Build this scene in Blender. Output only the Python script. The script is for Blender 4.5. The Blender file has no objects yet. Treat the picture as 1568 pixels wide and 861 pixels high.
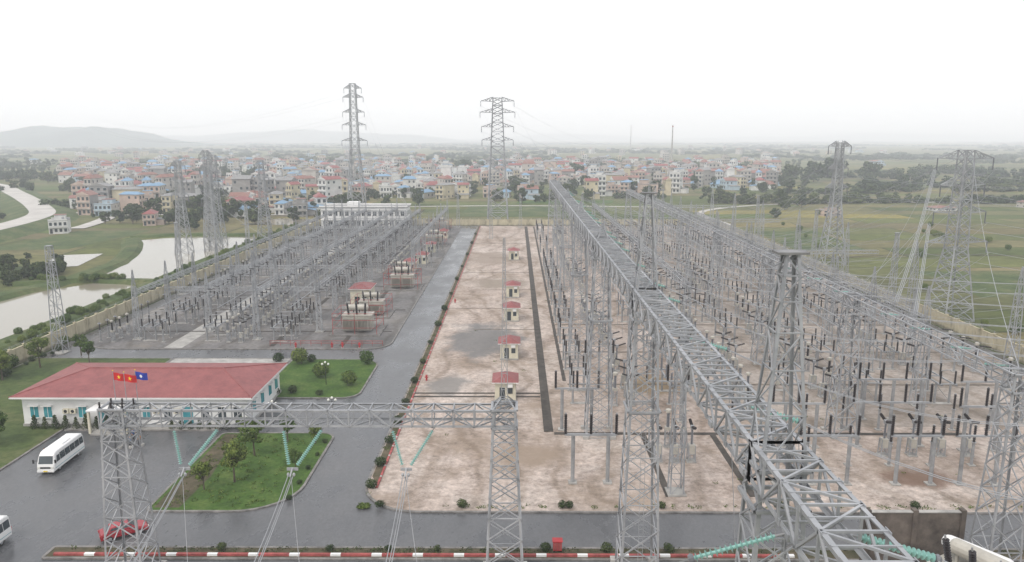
import bpy, math, random
from mathutils import Vector, Matrix, noise
R = random.Random(7)
scene = bpy.context.scene
COL = scene.collection
V = Vector
# ------------------------------------------------------------------ materials
def nmat(name):
    m = bpy.data.materials.new(name); m.use_nodes = True
    nt = m.node_tree
    return m, nt, nt.nodes['Principled BSDF']
def ramp(nt, fac, stops):
    r = nt.nodes.new('ShaderNodeValToRGB')
    el = r.color_ramp.elements
    while len(el) < len(stops): el.new(0.5)
    for e, (p, c) in zip(el, stops):
        e.position = p; e.color = (c[0], c[1], c[2], 1)
    nt.links.new(fac, r.inputs[0]); return r.outputs[0]
def pos(nt, scale=(1, 1, 1), obj=False):
    if obj:
        g = nt.nodes.new('ShaderNodeTexCoord'); o = g.outputs['Object']
    else:
        g = nt.nodes.new('ShaderNodeNewGeometry'); o = g.outputs['Position']
    mp = nt.nodes.new('ShaderNodeMapping'); mp.inputs['Scale'].default_value = scale
    nt.links.new(o, mp.inputs[0]); return mp.outputs[0]
def noi(nt, vec, scale, detail=5, rough=0.6):
    n = nt.nodes.new('ShaderNodeTexNoise'); n.inputs['Scale'].default_value = scale
    n.inputs['Detail'].default_value = detail; n.inputs['Roughness'].default_value = rough
    nt.links.new(vec, n.inputs['Vector']); return n.outputs[0]
def mix(nt, fac, a, b, mode='MIX'):
    m = nt.nodes.new('ShaderNodeMix'); m.data_type = 'RGBA'; m.blend_type = mode
    for s, v in ((m.inputs[0], fac), (m.inputs[6], a), (m.inputs[7], b)):
        if hasattr(v, 'links'): nt.links.new(v, s)
        elif isinstance(v, (int, float)): s.default_value = v
        else: s.default_value = (v[0], v[1], v[2], 1)
    return m.outputs[2]
def bump(nt, b, h, st=0.3, dist=0.05):
    n = nt.nodes.new('ShaderNodeBump'); n.inputs['Strength'].default_value = st
    n.inputs['Distance'].default_value = dist
    nt.links.new(h, n.inputs['Height']); nt.links.new(n.outputs[0], b.inputs['Normal'])
def simple(name, c, rough=0.6, metal=0.0, var=0.25, scale=0.8, spec=0.4):
    m, nt, b = nmat(name)
    p = pos(nt, (1, 1, 1))
    n = noi(nt, p, scale, 5, 0.65)
    lo = [x * (1 - var) for x in c]; hi = [min(1, x * (1 + var * 0.7)) for x in c]
    nt.links.new(ramp(nt, n, [(0.3, lo), (0.7, hi)]), b.inputs['Base Color'])
    b.inputs['Roughness'].default_value = rough; b.inputs['Metallic'].default_value = metal
    b.inputs['Specular IOR Level'].default_value = spec
    return m
def ground_mat(name, cols, big=0.05, small=1.5, rough=0.9, stain=None, bumpst=0.4, stain_pos=(0.48, 0.62), patches=()):
    m, nt, b = nmat(name); p = pos(nt)
    n1 = noi(nt, p, big, 6, 0.62); n2 = noi(nt, p, small, 6, 0.75)
    c = ramp(nt, n1, [(0.32, cols[0]), (0.5, cols[1]), (0.68, cols[2])])
    g = ramp(nt, n2, [(0.3, (0.66, 0.66, 0.66)), (0.7, (1.26, 1.26, 1.26))])
    c = mix(nt, 1.0, c, g, 'MULTIPLY')
    if stain:
        p2 = pos(nt, (0.8, 0.8, 1)); n3 = noi(nt, p2, 0.09, 9, 0.78)
        f = ramp(nt, n3, [(stain_pos[0], (0, 0, 0)), (stain_pos[1], (0.85,) * 3)])
        c = mix(nt, f, c, stain)
        n4 = noi(nt, p, 0.3, 9, 0.85)
        c = mix(nt, 1.0, c, ramp(nt, n4, [(0.32, (0.58, 0.56, 0.53)), (0.47, (0.95, 0.94, 0.93)), (0.7, (1.22, 1.21, 1.2))]), 'MULTIPLY')
        n5 = noi(nt, pos(nt, (1, 1, 1)), 0.7, 7, 0.85)
        c = mix(nt, ramp(nt, n5, [(0.60, (0,) * 3), (0.70, (0.8,) * 3)]), c, (0.13, 0.115, 0.085))
        # soft wheel / washout tracks
        wv = nt.nodes.new('ShaderNodeTexWave'); wv.inputs['Scale'].default_value = 0.05; wv.inputs['Distortion'].default_value = 14; wv.inputs['Detail'].default_value = 4; wv.inputs['Detail Scale'].default_value = 0.7
        nt.links.new(p, wv.inputs['Vector'])
        c = mix(nt, 1.0, c, ramp(nt, wv.outputs[0], [(0.0, (0.78, 0.76, 0.73)), (0.22, (1, 1, 1)), (0.8, (1, 1, 1)), (1.0, (1.1, 1.1, 1.1))]), 'MULTIPLY')
    for (cx, cy, rx, ry, pc) in patches:
        g1 = nt.nodes.new('ShaderNodeNewGeometry')
        mp = nt.nodes.new('ShaderNodeMapping'); mp.vector_type = 'POINT'
        mp.inputs['Scale'].default_value = (1 / rx, 1 / ry, 0); mp.inputs['Location'].default_value = (-cx / rx, -cy / ry, 0)
        nt.links.new(g1.outputs['Position'], mp.inputs[0])
        ln = nt.nodes.new('ShaderNodeVectorMath'); ln.operation = 'LENGTH'; nt.links.new(mp.outputs[0], ln.inputs[0])
        nn = noi(nt, p, 0.16, 8, 0.75)
        ma = nt.nodes.new('ShaderNodeMath'); ma.operation = 'MULTIPLY_ADD'; nt.links.new(nn, ma.inputs[0]); ma.inputs[1].default_value = 2.2; nt.links.new(ln.outputs['Value'], ma.inputs[2])
        sc_ = nt.nodes.new('ShaderNodeMath'); sc_.operation = 'MULTIPLY'; sc_.inputs[1].default_value = 0.4; nt.links.new(ma.outputs[0], sc_.inputs[0])
        c = mix(nt, ramp(nt, sc_.outputs[0], [(0.68, (0.85,) * 3), (0.86, (0,) * 3)]), c, pc)
    nt.links.new(c, b.inputs['Base Color']); b.inputs['Roughness'].default_value = rough
    b.inputs['Specular IOR Level'].default_value = 0.25
    bump(nt, b, n2, bumpst, 0.08)
    return m
M = {}
M['gravel'] = ground_mat('pink_gravel', [(0.31, 0.25, 0.21), (0.42, 0.355, 0.315), (0.48, 0.425, 0.385)], 0.06, 1.2, stain=(0.27, 0.215, 0.17),
    patches=((-6, 146, 9, 15, (0.15, 0.15, 0.15)), (-11, 118, 4, 6, (0.20, 0.19, 0.18)), (-5, 205, 9, 9, (0.24, 0.20, 0.16)), (-8, 250, 8, 14, (0.27, 0.22, 0.18)), (22, 118, 5, 6, (0.22, 0.16, 0.09)), (48, 84, 5, 3, (0.16, 0.10, 0.07)), (2, 90, 5, 4, (0.27, 0.21, 0.16))))
M['gravel2'] = ground_mat('grey_gravel', [(0.11, 0.11, 0.11), (0.165, 0.16, 0.16), (0.24, 0.23, 0.22)], 0.05, 1.3, stain=(0.21, 0.18, 0.14), stain_pos=(.55, .75))
M['gravel3'] = ground_mat('mixed_gravel', [(0.24, 0.215, 0.195), (0.34, 0.30, 0.27), (0.43, 0.38, 0.34)], 0.05, 1.3, stain=(0.19, 0.155, 0.12))
M['grass'] = ground_mat('lawn_grass', [(0.035, 0.072, 0.013), (0.055, 0.108, 0.018), (0.10, 0.145, 0.035)], 0.25, 2.0, bumpst=0.8)
M['rough_grass'] = ground_mat('rough_grass', [(0.04, 0.065, 0.02), (0.07, 0.10, 0.03), (0.13, 0.13, 0.06)], 0.1, 0.8, bumpst=0.9)
M['soil'] = ground_mat('soil', [(0.05, 0.05, 0.025), (0.085, 0.075, 0.045), (0.14, 0.11, 0.075)], 0.5, 2.5)
M['concrete'] = simple('concrete', (0.36, 0.35, 0.33), 0.85, var=0.35, scale=0.7)
M['kerb'] = simple('kerb_concrete', (0.20, 0.19, 0.18), 0.85, var=0.55, scale=0.9)
M['trench'] = simple('trench_cover', (0.065, 0.056, 0.048), 0.9, var=0.55, scale=0.6)
M['trench2'] = simple('trench_cover_stained', (0.15, 0.125, 0.10), 0.9, var=0.6, scale=0.5)
m, nt, b = nmat('wet_asphalt'); p = pos(nt, (1, 0.6, 1))
n1 = noi(nt, p, 0.14, 7, 0.65); n2 = noi(nt, p, 4.0, 4, 0.7)
c = ramp(nt, n1, [(0.35, (0.066, 0.068, 0.073)), (0.65, (0.13, 0.13, 0.134))])
c = mix(nt, 1.0, c, ramp(nt, n2, [(0.3, (0.8,) * 3), (0.7, (1.2,) * 3)]), 'MULTIPLY')
nt.links.new(c, b.inputs['Base Color'])
rr = ramp(nt, n1, [(0.40, (0.2,) * 3), (0.62, (0.5,) * 3)]); nt.links.new(rr, b.inputs['Roughness'])
bump(nt, b, n2, 0.1, 0.02); M['asphalt'] = m
M['road_light'] = simple('country_road', (0.46, 0.44, 0.41), 0.8, var=0.2, scale=0.1)
m, nt, b = nmat('galvanised_steel'); p = pos(nt)
n1 = noi(nt, p, 0.35, 4, 0.7)
nt.links.new(ramp(nt, n1, [(0.3, (0.22, 0.23, 0.245)), (0.6, (0.36, 0.37, 0.385)), (0.8, (0.46, 0.465, 0.475))]), b.inputs['Base Color'])
b.inputs['Roughness'].default_value = 0.5; b.inputs['Metallic'].default_value = 0.2; M['steel'] = m
M['steel_dark'] = simple('weathered_steel', (0.19, 0.19, 0.19), 0.55, 0.2, var=0.5)
M['wire'] = simple('aluminium_conductor', (0.32, 0.33, 0.345), 0.45, 0.2, var=0.1)
M['insul_dark'] = simple('brown_porcelain', (0.022, 0.017, 0.018), 0.35, var=0.3)
M['insul_grey'] = simple('grey_porcelain', (0.16, 0.165, 0.18), 0.35, var=0.2)
m, nt, b = nmat('teal_glass_insulator'); b.inputs['Base Color'].default_value = (0.24, 0.44, 0.40, 1)
b.inputs['Roughness'].default_value = 0.15; M['glass'] = m
M['post'] = simple('grey_post', (0.28, 0.285, 0.29), 0.7, 0.1, var=0.3)
M['cream'] = simple('cream_plaster', (0.60, 0.565, 0.45), 0.85, var=0.25, scale=0.5)
M['white'] = simple('white_paint', (0.74, 0.74, 0.73), 0.7, var=0.12, scale=0.3)
M['trafo'] = simple('transformer_paint', (0.45, 0.43, 0.38), 0.5, 0.1, var=0.2)
M['red'] = simple('red_paint', (0.42, 0.03, 0.035), 0.5, var=0.25)
M['red_line'] = simple('faded_red_paint', (0.33, 0.075, 0.07), 0.7, var=0.5, scale=1.5)
M['window'] = simple('window_glass', (0.03, 0.045, 0.055), 0.1, var=0.3, spec=0.8)
M['window_cyan'] = simple('blue_window_glass', (0.06, 0.30, 0.35), 0.15, var=0.3, spec=0.8)
M['tyre'] = simple('rubber', (0.02, 0.02, 0.02), 0.8)
M['black'] = simple('black_trim', (0.02, 0.02, 0.022), 0.5)
M['flag_red'] = simple('flag_red', (0.55, 0.02, 0.02), 0.8, var=0.1)
M['flag_yel'] = simple('flag_yellow', (0.75, 0.55, 0.03), 0.8, var=0.05)
M['flag_blue'] = simple('flag_blue', (0.02, 0.05, 0.38), 0.8, var=0.1)
M['bark'] = simple('bark', (0.10, 0.08, 0.06), 0.9, var=0.4, scale=2)
M['gloss_white'] = simple('white_car_paint', (0.78, 0.78, 0.77), 0.25, var=0.03, spec=0.6)
M['gloss_red'] = simple('red_car_paint', (0.30, 0.02, 0.03), 0.25, var=0.03, spec=0.6)
M['lamp'] = simple('lamp_lens', (0.7, 0.7, 0.65), 0.2, var=0.05)
M['skin'] = simple('skin', (0.45, 0.28, 0.2), 0.6, var=0.05)
M['cloth_b'] = simple('blue_shirt', (0.08, 0.14, 0.3), 0.9)
M['cloth_o'] = simple('orange_shirt', (0.6, 0.22, 0.05), 0.9)
M['cloth_d'] = simple('dark_trousers', (0.03, 0.03, 0.04), 0.9)
M['firewall'] = simple('stained_firewall', (0.12, 0.10, 0.085), 0.9, var=0.65, scale=0.5)
m, nt, b = nmat('weathered_cream_wall'); p = pos(nt, (1, 1, 0.5))
n1 = noi(nt, p, 0.5, 7, 0.7)
c = ramp(nt, n1, [(0.3, (0.22, 0.20, 0.14)), (0.47, (0.45, 0.40, 0.28)), (0.7, (0.57, 0.52, 0.38))])
sx = nt.nodes.new('ShaderNodeSeparateXYZ'); g = nt.nodes.new('ShaderNodeNewGeometry'); nt.links.new(g.outputs['Position'], sx.inputs[0])
ad = nt.nodes.new('ShaderNodeMath'); ad.operation = 'MULTIPLY_ADD'; nt.links.new(n1, ad.inputs[0]); ad.inputs[1].default_value = 1.2; nt.links.new(sx.outputs[2], ad.inputs[2])
c = mix(nt, ramp(nt, ad.outputs[0], [(0.6, (0.7,) * 3), (1.0, (0,) * 3)]), c, (0.12, 0.11, 0.08))
nt.links.new(c, b.inputs['Base Color']); b.inputs['Roughness'].default_value = 0.9; M['wall'] = m
def roofmat(name, c1, c2, scale=2.5, axis=0):
    m, nt, b = nmat(name); p = pos(nt, obj=True)
    w = nt.nodes.new('ShaderNodeTexWave'); w.inputs['Scale'].default_value = scale
    w.bands_direction = 'X' if axis == 0 else 'Y'; w.inputs['Distortion'].default_value = 0
    nt.links.new(p, w.inputs['Vector'])
    n = noi(nt, p, 0.5, 7, 0.8)
    c = ramp(nt, n, [(0.3, c1), (0.7, c2)])
    c = mix(nt, 0.5, c, ramp(nt, w.outputs[0], [(0, (0.7,) * 3), (0.6, (1.1,) * 3)]), 'MULTIPLY')
    nt.links.new(c, b.inputs['Base Color']); b.inputs['Roughness'].default_value = 0.6
    bump(nt, b, w.outputs[0], 0.3, 0.05)
    return m
M['roof_red'] = roofmat('red_metal_roof', (0.17, 0.045, 0.045), (0.32, 0.10, 0.095))
M['tile'] = roofmat('terracotta_tile', (0.14, 0.065, 0.05), (0.31, 0.14, 0.11), 1.2)
M['roof_blue'] = roofmat('blue_metal_roof', (0.12, 0.23, 0.36), (0.20, 0.34, 0.48), 1.5)
M['roof_grey'] = simple('grey_flat_roof', (0.25, 0.25, 0.25), 0.85, var=0.35)
def plaster(name, c): return simple(name, c, 0.85, var=0.22, scale=0.25)
HW = [plaster('plaster_%d' % i, c) for i, c in enumerate([(0.62, 0.62, 0.60), (0.52, 0.46, 0.32), (0.46, 0.43, 0.39), (0.38, 0.47, 0.53), (0.50, 0.39, 0.33), (0.28, 0.27, 0.26)])]
def leafmat(name, dark, mid, light):
    m, nt, b = nmat(name)
    g = nt.nodes.new('ShaderNodeNewGeometry'); oi = nt.nodes.new('ShaderNodeObjectInfo')
    c = ramp(nt, g.outputs['Random Per Island'], [(0.0, dark), (0.55, mid), (1.0, light)])
    h = nt.nodes.new('ShaderNodeHueSaturation'); nt.links.new(c, h.inputs['Color'])
    mr = nt.nodes.new('ShaderNodeMapRange'); mr.inputs[3].default_value = 0.465; mr.inputs[4].default_value = 0.515
    nt.links.new(oi.outputs['Random'], mr.inputs[0]); nt.links.new(mr.outputs[0], h.inputs['Hue'])
    mr2 = nt.nodes.new('ShaderNodeMapRange'); mr2.inputs[3].default_value = 1.3; mr2.inputs[4].default_value = 0.7
    nt.links.new(oi.outputs['Random'], mr2.inputs[0]); nt.links.new(mr2.outputs[0], h.inputs['Value'])
    nt.links.new(h.outputs[0], b.inputs['Base Color']); b.inputs['Roughness'].default_value = 0.7
    b.inputs['Specular IOR Level'].default_value = 0.2
    return m
M['leaf'] = leafmat('tree_leaves', (0.016, 0.030, 0.010), (0.036, 0.062, 0.018), (0.07, 0.10, 0.032))
M['leaf_light'] = leafmat('young_leaves', (0.03, 0.06, 0.012), (0.065, 0.115, 0.02), (0.12, 0.17, 0.04))
# fields
m, nt, b = nmat('rice_fields'); p = pos(nt)
wn = nt.nodes.new('ShaderNodeTexNoise'); wn.inputs['Scale'].default_value = 0.006; nt.links.new(p, wn.inputs['Vector'])
va = nt.nodes.new('ShaderNodeVectorMath'); va.operation = 'MULTIPLY_ADD'; va.inputs[1].default_value = (30, 30, 0)
nt.links.new(wn.outputs[1], va.inputs[0]); nt.links.new(p, va.inputs[2])
bk = nt.nodes.new('ShaderNodeTexBrick'); bk.inputs['Scale'].default_value = 1.0
bk.inputs['Brick Width'].default_value = 74; bk.inputs['Row Height'].default_value = 21; bk.inputs['Mortar Size'].default_value = 0.5
bk.inputs['Color1'].default_value = (0, 0, 0, 1); bk.inputs['Color2'].default_value = (1, 1, 1, 1); bk.inputs['Mortar'].default_value = (0.5, 0.5, 0.5, 1)
bk.inputs['Mortar Smooth'].default_value = 0.3
nt.links.new(va.outputs[0], bk.inputs['Vector'])
c = ramp(nt, bk.outputs[0], [(0.0, (0.085, 0.115, 0.038)), (0.3, (0.14, 0.155, 0.055)), (0.5, (0.20, 0.175, 0.095)), (0.7, (0.095, 0.14, 0.038)), (0.85, (0.17, 0.145, 0.085)), (1.0, (0.27, 0.24, 0.07))])
c = mix(nt, bk.outputs[1], c, (0.06, 0.07, 0.035))
c = mix(nt, 1.0, c, ramp(nt, noi(nt, p, 0.02, 8, 0.7), [(0.3, (0.55, 0.58, 0.54)), (0.7, (1.2, 1.15, 1.1))]), 'MULTIPLY')
c = mix(nt, 1.0, c, ramp(nt, noi(nt, p, 0.25, 7, 0.8), [(0.3, (0.6,) * 3), (0.7, (1.25,) * 3)]), 'MULTIPLY')
nt.links.new(c, b.inputs['Base Color']); b.inputs['Roughness'].default_value = 0.95; b.inputs['Specular IOR Level'].default_value = 0.15
M['fields'] = m
m, nt, b = nmat('pond_water'); b.inputs['Base Color'].default_value = (0.27, 0.245, 0.19, 1)
b.inputs['Roughness'].default_value = 0.09; bump(nt, b, noi(nt, pos(nt), 0.7, 3), 0.04, 0.05); M['water'] = m
M['hill'] = simple('wooded_hill', (0.05, 0.075, 0.05), 0.95, var=0.4, scale=0.006)
# ------------------------------------------------------------------ mesh builder
class MB:
    def __init__(s): s.v = []; s.f = []; s.m = []; s.mats = []
    def mi(s, k):
        mm = M[k] if isinstance(k, str) else k
        if mm not in s.mats: s.mats.append(mm)
        return s.mats.index(mm)
    def face(s, pts, k):
        n = len(s.v); s.v += [tuple(p) for p in pts]; s.f.append(tuple(range(n, n + len(pts)))); s.m.append(s.mi(k))
    def bar(s, p, q, w, k='steel'):
        p = V(p); q = V(q); d = q - p
        if d.length < 1e-5: return
        d.normalize(); a = d.cross(V((0, 0, 1)))
        if a.length < 0.05: a = d.cross(V((0, 1, 0)))
        a.normalize(); b2 = d.cross(a); a *= w / 2; b2 *= w / 2
        n = len(s.v); i = s.mi(k)
        for c in (p, q): s.v += [tuple(c + a + b2), tuple(c - a + b2), tuple(c - a - b2), tuple(c + a - b2)]
        for j in range(4):
            s.f.append((n + j, n + (j + 1) % 4, n + 4 + (j + 1) % 4, n + 4 + j)); s.m.append(i)
    def ang(s, p, q, w, cin, k='steel'):
        p = V(p); q = V(q); d = (q - p).normalized(); t = V(cin) - p; t -= d * t.dot(d)
        if t.length < 1e-4: return s.bar(p, q, w, k)
        t.normalize(); u = d.cross(t); e1 = (t + u).normalized() * w; e2 = (t - u).normalized() * w; th = w * 0.12
        for e, o in ((e1, e2), (e2, e1)):
            oo = o.normalized() * th
            s.face([p, q, q + e, p + e], k); s.face([p + oo, p + e + oo, q + e + oo, q + oo], k); s.face([p + e, q + e, q + e + oo, p + e + oo], k)
    def cyl(s, p, q, r1, r2=None, n=8, k='post', cap=True):
        if r2 is None: r2 = r1
        s.lathe(p, q, [(0, r1), (1, r2)], n, k, cap)
    def lathe(s, p, q, prof, n, k, cap=True):
        p = V(p); q = V(q); d = q - p; L = d.length; d.normalize(); a = d.cross(V((0, 0, 1)))
        if a.length < 0.05: a = d.cross(V((0, 1, 0)))
        a.normalize(); b2 = d.cross(a); base = len(s.v); i = s.mi(k)
        for t, r in prof:
            c = p + d * (t * L)
            for j in range(n):
                an = 2 * math.pi * j / n
                s.v.append(tuple(c + a * (r * math.cos(an)) + b2 * (r * math.sin(an))))
        for h in range(len(prof) - 1):
            for j in range(n):
                x = base + h * n + j; y = base + h * n + (j + 1) % n
                s.f.append((x, y, y + n, x + n)); s.m.append(i)
        if cap:
            s.f.append(tuple(base + j for j in range(n))); s.m.append(i)
            e = base + (len(prof) - 1) * n
            s.f.append(tuple(e + j for j in reversed(range(n)))); s.m.append(i)
    def insul(s, p, q, r, nd, n=8, k='insul_dark', core=0.5):
        prof = [(0, r * core)]
        for j in range(nd):
            prof += [((j + 0.3) / nd, r * core), ((j + 0.55) / nd, r), ((j + 0.75) / nd, r * core)]
        prof.append((1, r * core)); s.lathe(p, q, prof, n, k)
    def box(s, x0, y0, z0, x1, y1, z1, k):
        P = [(x0, y0, z0), (x1, y0, z0), (x1, y1, z0), (x0, y1, z0), (x0, y0, z1), (x1, y0, z1), (x1, y1, z1), (x0, y1, z1)]
        n = len(s.v); i = s.mi(k); s.v += P
        for f in ((0, 3, 2, 1), (4, 5, 6, 7), (0, 1, 5, 4), (1, 2, 6, 5), (2, 3, 7, 6), (3, 0, 4, 7)):
            s.f.append(tuple(n + x for x in f)); s.m.append(i)
    def lattice(s, p0, p1, h0, h1, n, wl, wb, up=(0, 0, 1), style='zig', k='steel', angle=False, ratio=True):
        p0 = V(p0); p1 = V(p1); d = (p1 - p0).normalized(); u = d.cross(V(up))
        if u.length < 0.01: u = V((1, 0, 0))
        u.normalize(); v = u.cross(d).normalized()
        ts = [i / n for i in range(n + 1)]
        if ratio and max(h0) > 1.35 * max(h1):
            q = (max(h1) / max(h0)) ** (1.0 / n); acc = [0]
            for i in range(n): acc.append(acc[-1] + q ** i)
            ts = [a / acc[-1] for a in acc]
        rings = []
        for t in ts:
            c = p0.lerp(p1, t); a = h0[0] + (h1[0] - h0[0]) * t; b2 = h0[1] + (h1[1] - h0[1]) * t
            rings.append([c + u * a + v * b2, c - u * a + v * b2, c - u * a - v * b2, c + u * a - v * b2])
        for j in range(4):
            if angle: s.ang(rings[0][j], rings[-1][j], wl, p0, k)
            else: s.bar(rings[0][j], rings[-1][j], wl, k)
        for i in range(n):
            a = rings[i]; b2 = rings[i + 1]
            for j in range(4):
                l = (j + 1) % 4
                if style == 'x': s.bar(a[j], b2[l], wb, k); s.bar(a[l], b2[j], wb, k)
                elif (i + j) % 2: s.bar(a[j], b2[l], wb, k)
                else: s.bar(a[l], b2[j], wb, k)
                if style != 'x' or i % 2 == 0: s.bar(b2[j], b2[l], wb, k)
        for j in range(4): s.bar(rings[0][j], rings[0][(j + 1) % 4], wb, k)
        return rings
    def wire(s, p, q, sag, r, n=14, k='wire', sides=3):
        p = V(p); q = V(q); pr = p
        for i in range(1, n + 1):
            t = i / n; c = p.lerp(q, t); c.z -= sag * 4 * t * (1 - t)
            s.cyl(pr, c, r, r, sides, k, False); pr = c
    def mesh(s, name, smooth=False):
        me = bpy.data.meshes.new(name); me.from_pydata(s.v, [], s.f)
        for mm in s.mats: me.materials.append(mm)
        me.polygons.foreach_set('material_index', s.m)
        if smooth: me.polygons.foreach_set('use_smooth', [True] * len(s.f))
        me.update(); return me
    def obj(s, name, parent=None, loc=(0, 0, 0), smooth=False):
        return inst(name, s.mesh(name, smooth), loc, 0, 1, parent)
def inst(name, me, loc=(0, 0, 0), rz=0, sc=1, parent=None):
    o = bpy.data.objects.new(name, me); o.location = loc; o.rotation_euler[2] = rz
    o.scale = sc if hasattr(sc, '__len__') else (sc, sc, sc)
    COL.objects.link(o)
    if parent: o.parent = parent
    return o
def empty(name, loc=(0, 0, 0)):
    o = bpy.data.objects.new(name, None); o.location = loc; o.empty_display_size = 0.5; COL.objects.link(o); return o
def rrect(x0, y0, x1, y1, r, n=8):
    out = []
    for (cx, cy, sx, sy, rr, a0) in ((x0, y0, 1, 1, r[0], 180), (x1, y0, -1, 1, r[1], 270), (x1, y1, -1, -1, r[2], 0), (x0, y1, 1, -1, r[3], 90)):
        for i in range(n + 1):
            a = math.radians(a0 + 90 * i / n)
            out.append((cx + sx * rr + rr * math.cos(a), cy + sy * rr + rr * math.sin(a)))
    return out
def sheet(name, pts, z, k):
    mb = MB(); mb.face([(x, y, z) for x, y in pts], k); return mb.obj(name)
def island(name, x0, y0, x1, y1, r, k, top=0.0, kw=0.3):
    o = rrect(x0, y0, x1, y1, [max(a, kw + 0.05) for a in r]); i = rrect(x0 + kw, y0 + kw, x1 - kw, y1 - kw, [max(a - kw, 0.05) for a in r])
    sheet(name, i, top, k)
    mb = MB(); n = len(o)
    for a in range(n):
        b2 = (a + 1) % n
        mb.face([(*o[a], -0.2), (*o[b2], -0.2), (*o[b2], top + 0.03), (*o[a], top + 0.03)], 'kerb')
        mb.face([(*o[a], top + 0.03), (*o[b2], top + 0.03), (*i[b2], top + 0.03), (*i[a], top + 0.03)], 'kerb')
        mb.face([(*i[a], top + 0.03), (*i[b2], top + 0.03), (*i[b2], top - 0.03), (*i[a], top - 0.03)], 'kerb')
    mb.obj('kerb')
# ------------------------------------------------------------------ ground
sheet('ground', [(-12000, -400), (12000, -400), (12000, 14000), (-12000, 14000)], -0.6, 'fields')
sheet('grass_verge', [(-104, 10), (97, 10), (97, 351), (-104, 351)], -0.3, 'rough_grass')
sheet('asphalt_road', [(-89, 15), (91, 15), (91, 344), (-89, 344)], -0.12, 'asphalt')
island('gravel_yard', -17.6, 75.3, 88.5, 343, (7, 1, 1, 1), 'gravel')
island('switchyard_gravel', -85.5, 139, -24.4, 343, (8, 5, 1, 1), 'gravel2')
island('lawn', -40.5, 75.3, -24.6, 97.6, (1, 6.5, 2, 1), 'grass')
island('lawn', -41, 111.5, -24.6, 132.5, (1, 3, 4, 1), 'grass')
island('lawn', -88.8, 76, -63, 133, (4, 2, 1, 1), 'rough_grass')
island('pavement', -62.9, 98.2, -41.1, 133, (0.4, 0.4, 0.4, 0.4), 'concrete', -0.01)
island('planting_strip', -46, 66.0, 89, 68.3, (0.4,) * 4, 'soil')
island('gravel_yard', -89, 12, 89, 65.2, (0.4,) * 4, 'gravel3', -0.02)
mb = MB(); edge = []
for i in range(60): y = 100 + 242 * i / 59; edge.append((34 + 6 * noise.noise(V((0, y * .05, 1))) + 3 * noise.noise(V((4, y * .3, 1))), y))
for a, b2 in zip(edge[:-1], edge[1:]): mb.face([(a[0], a[1], .006), (88, a[1], .006), (88, b2[1], .006), (b2[0], b2[1], .006)], 'gravel3')
mb.obj('gravel_patch')
sheet('soil_strip', [(-39.8, 76.2), (-37, 76.2), (-36.6, 84), (-37.4, 91), (-38.0, 97), (-39.8, 97)], 0.005, 'soil')
sheet('planting_strip', [(-17.2, 84), (-16.3, 82), (-16.3, 342), (-17.2, 342)], 0.006, 'soil')
sheet('access_road', [(-68, 139.6), (-64.5, 139.6), (-64.5, 340), (-68, 340)], 0.012, 'concrete')
mb = MB()
for y in (112, 113.6): mb.box(-16, y, 0, 4 if y > 113 else 3.8, y + 0.5, 0.05, 'trench')
for y in (174, 222, 285): mb.box(-16, y, 0, 3.9, y + 0.4, 0.03, 'trench2')
for y in (154, 196, 250): mb.box(-10 + (y % 3), y, 0, 3.9, y + 0.35, 0.03, 'trench2')
mb.box(3.9, 98, 0, 5.2, 340, 0.06, 'trench'); mb.box(7.8, 120, 0, 8.4, 340, 0.055, 'trench')
mb.box(5.3, 97, 0, 62, 97.8, 0.05, 'trench')
for x in (17, 26.5): mb.box(x, 79, 0, x + 0.8, 97, 0.055, 'trench')
for y in (118, 137, 158, 182, 210, 245, 290): mb.box(8.5, y, 0.008, 86, y + 0.6, 0.05, 'trench2')
for x in (-48, -34.5): mb.box(x, 141, 0, x + 0.9, 338, 0.055, 'trench')
for y in (152, 172, 200, 240): mb.box(-84, y, 0, -26, y + 0.6, 0.05, 'trench')
mb.obj('cable_trench')
mb = MB()
y = 81.0
while y < 342:
    mb.box(-16.25, y, 0, -16.0, y + 2.6, 0.16, 'red_line'); mb.box(-16.25, y + 2.6, 0, -16.0, y + 3, 0.16, 'concrete'); y += 3
x = -45.0
while x < 26:
    mb.box(x, 66.5, -0.1, x + 3.0, 66.8, 0.22, 'red_line'); mb.box(x + 3.0, 66.5, -0.1, x + 4, 66.8, 0.22, 'white'); x += 4
mb.obj('red_painted_kerb')
mb = MB()
for z in (0.5, 0.95): mb.cyl((-48, 141.5, z), (-26, 141.5, z), 0.05, n=6, k='red_line')
for i in range(12): mb.cyl((-48 + 2 * i, 141.5, 0), (-48 + 2 * i, 141.5, 1.0), 0.05, n=5, k='red_line')
mb.obj('red_fire_pipe')
def hydrant(x, y):
    mb = MB(); mb.cyl((0, 0, 0), (0, 0, 0.9), 0.16, n=8, k='red'); mb.lathe((0, 0, 0.9), (0, 0, 1.1), [(0, 0.2), (0.5, 0.18), (1, 0.03)], 8, 'red')
    mb.cyl((-0.32, 0, 0.65), (0.32, 0, 0.65), 0.08, n=6, k='red'); mb.cyl((0, -0.3, 0.55), (0, 0, 0.55), 0.09, n=6, k='red'); mb.box(-0.22, -0.22, 0, 0.22, 0.22, 0.08, 'concrete')
    mb.obj('fire_hydrant', loc=(x, y, 0))
for x, y in ((-42.5, 139.9), (-35.5, 139.9), (-33.5, 140.1), (-30.2, 140), (-14.9, 120), (-14.9, 180)): hydrant(x, y)
mb = MB(); mb.box(-0.42, -0.3, 0.25, 0.42, 0.3, 1.2, 'red'); mb.box(-0.38, -0.33, 0.35, -0.02, -0.3, 1.1, 'red_line'); mb.box(0.02, -0.33, 0.35, 0.38, -0.3, 1.1, 'red_line')
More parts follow.
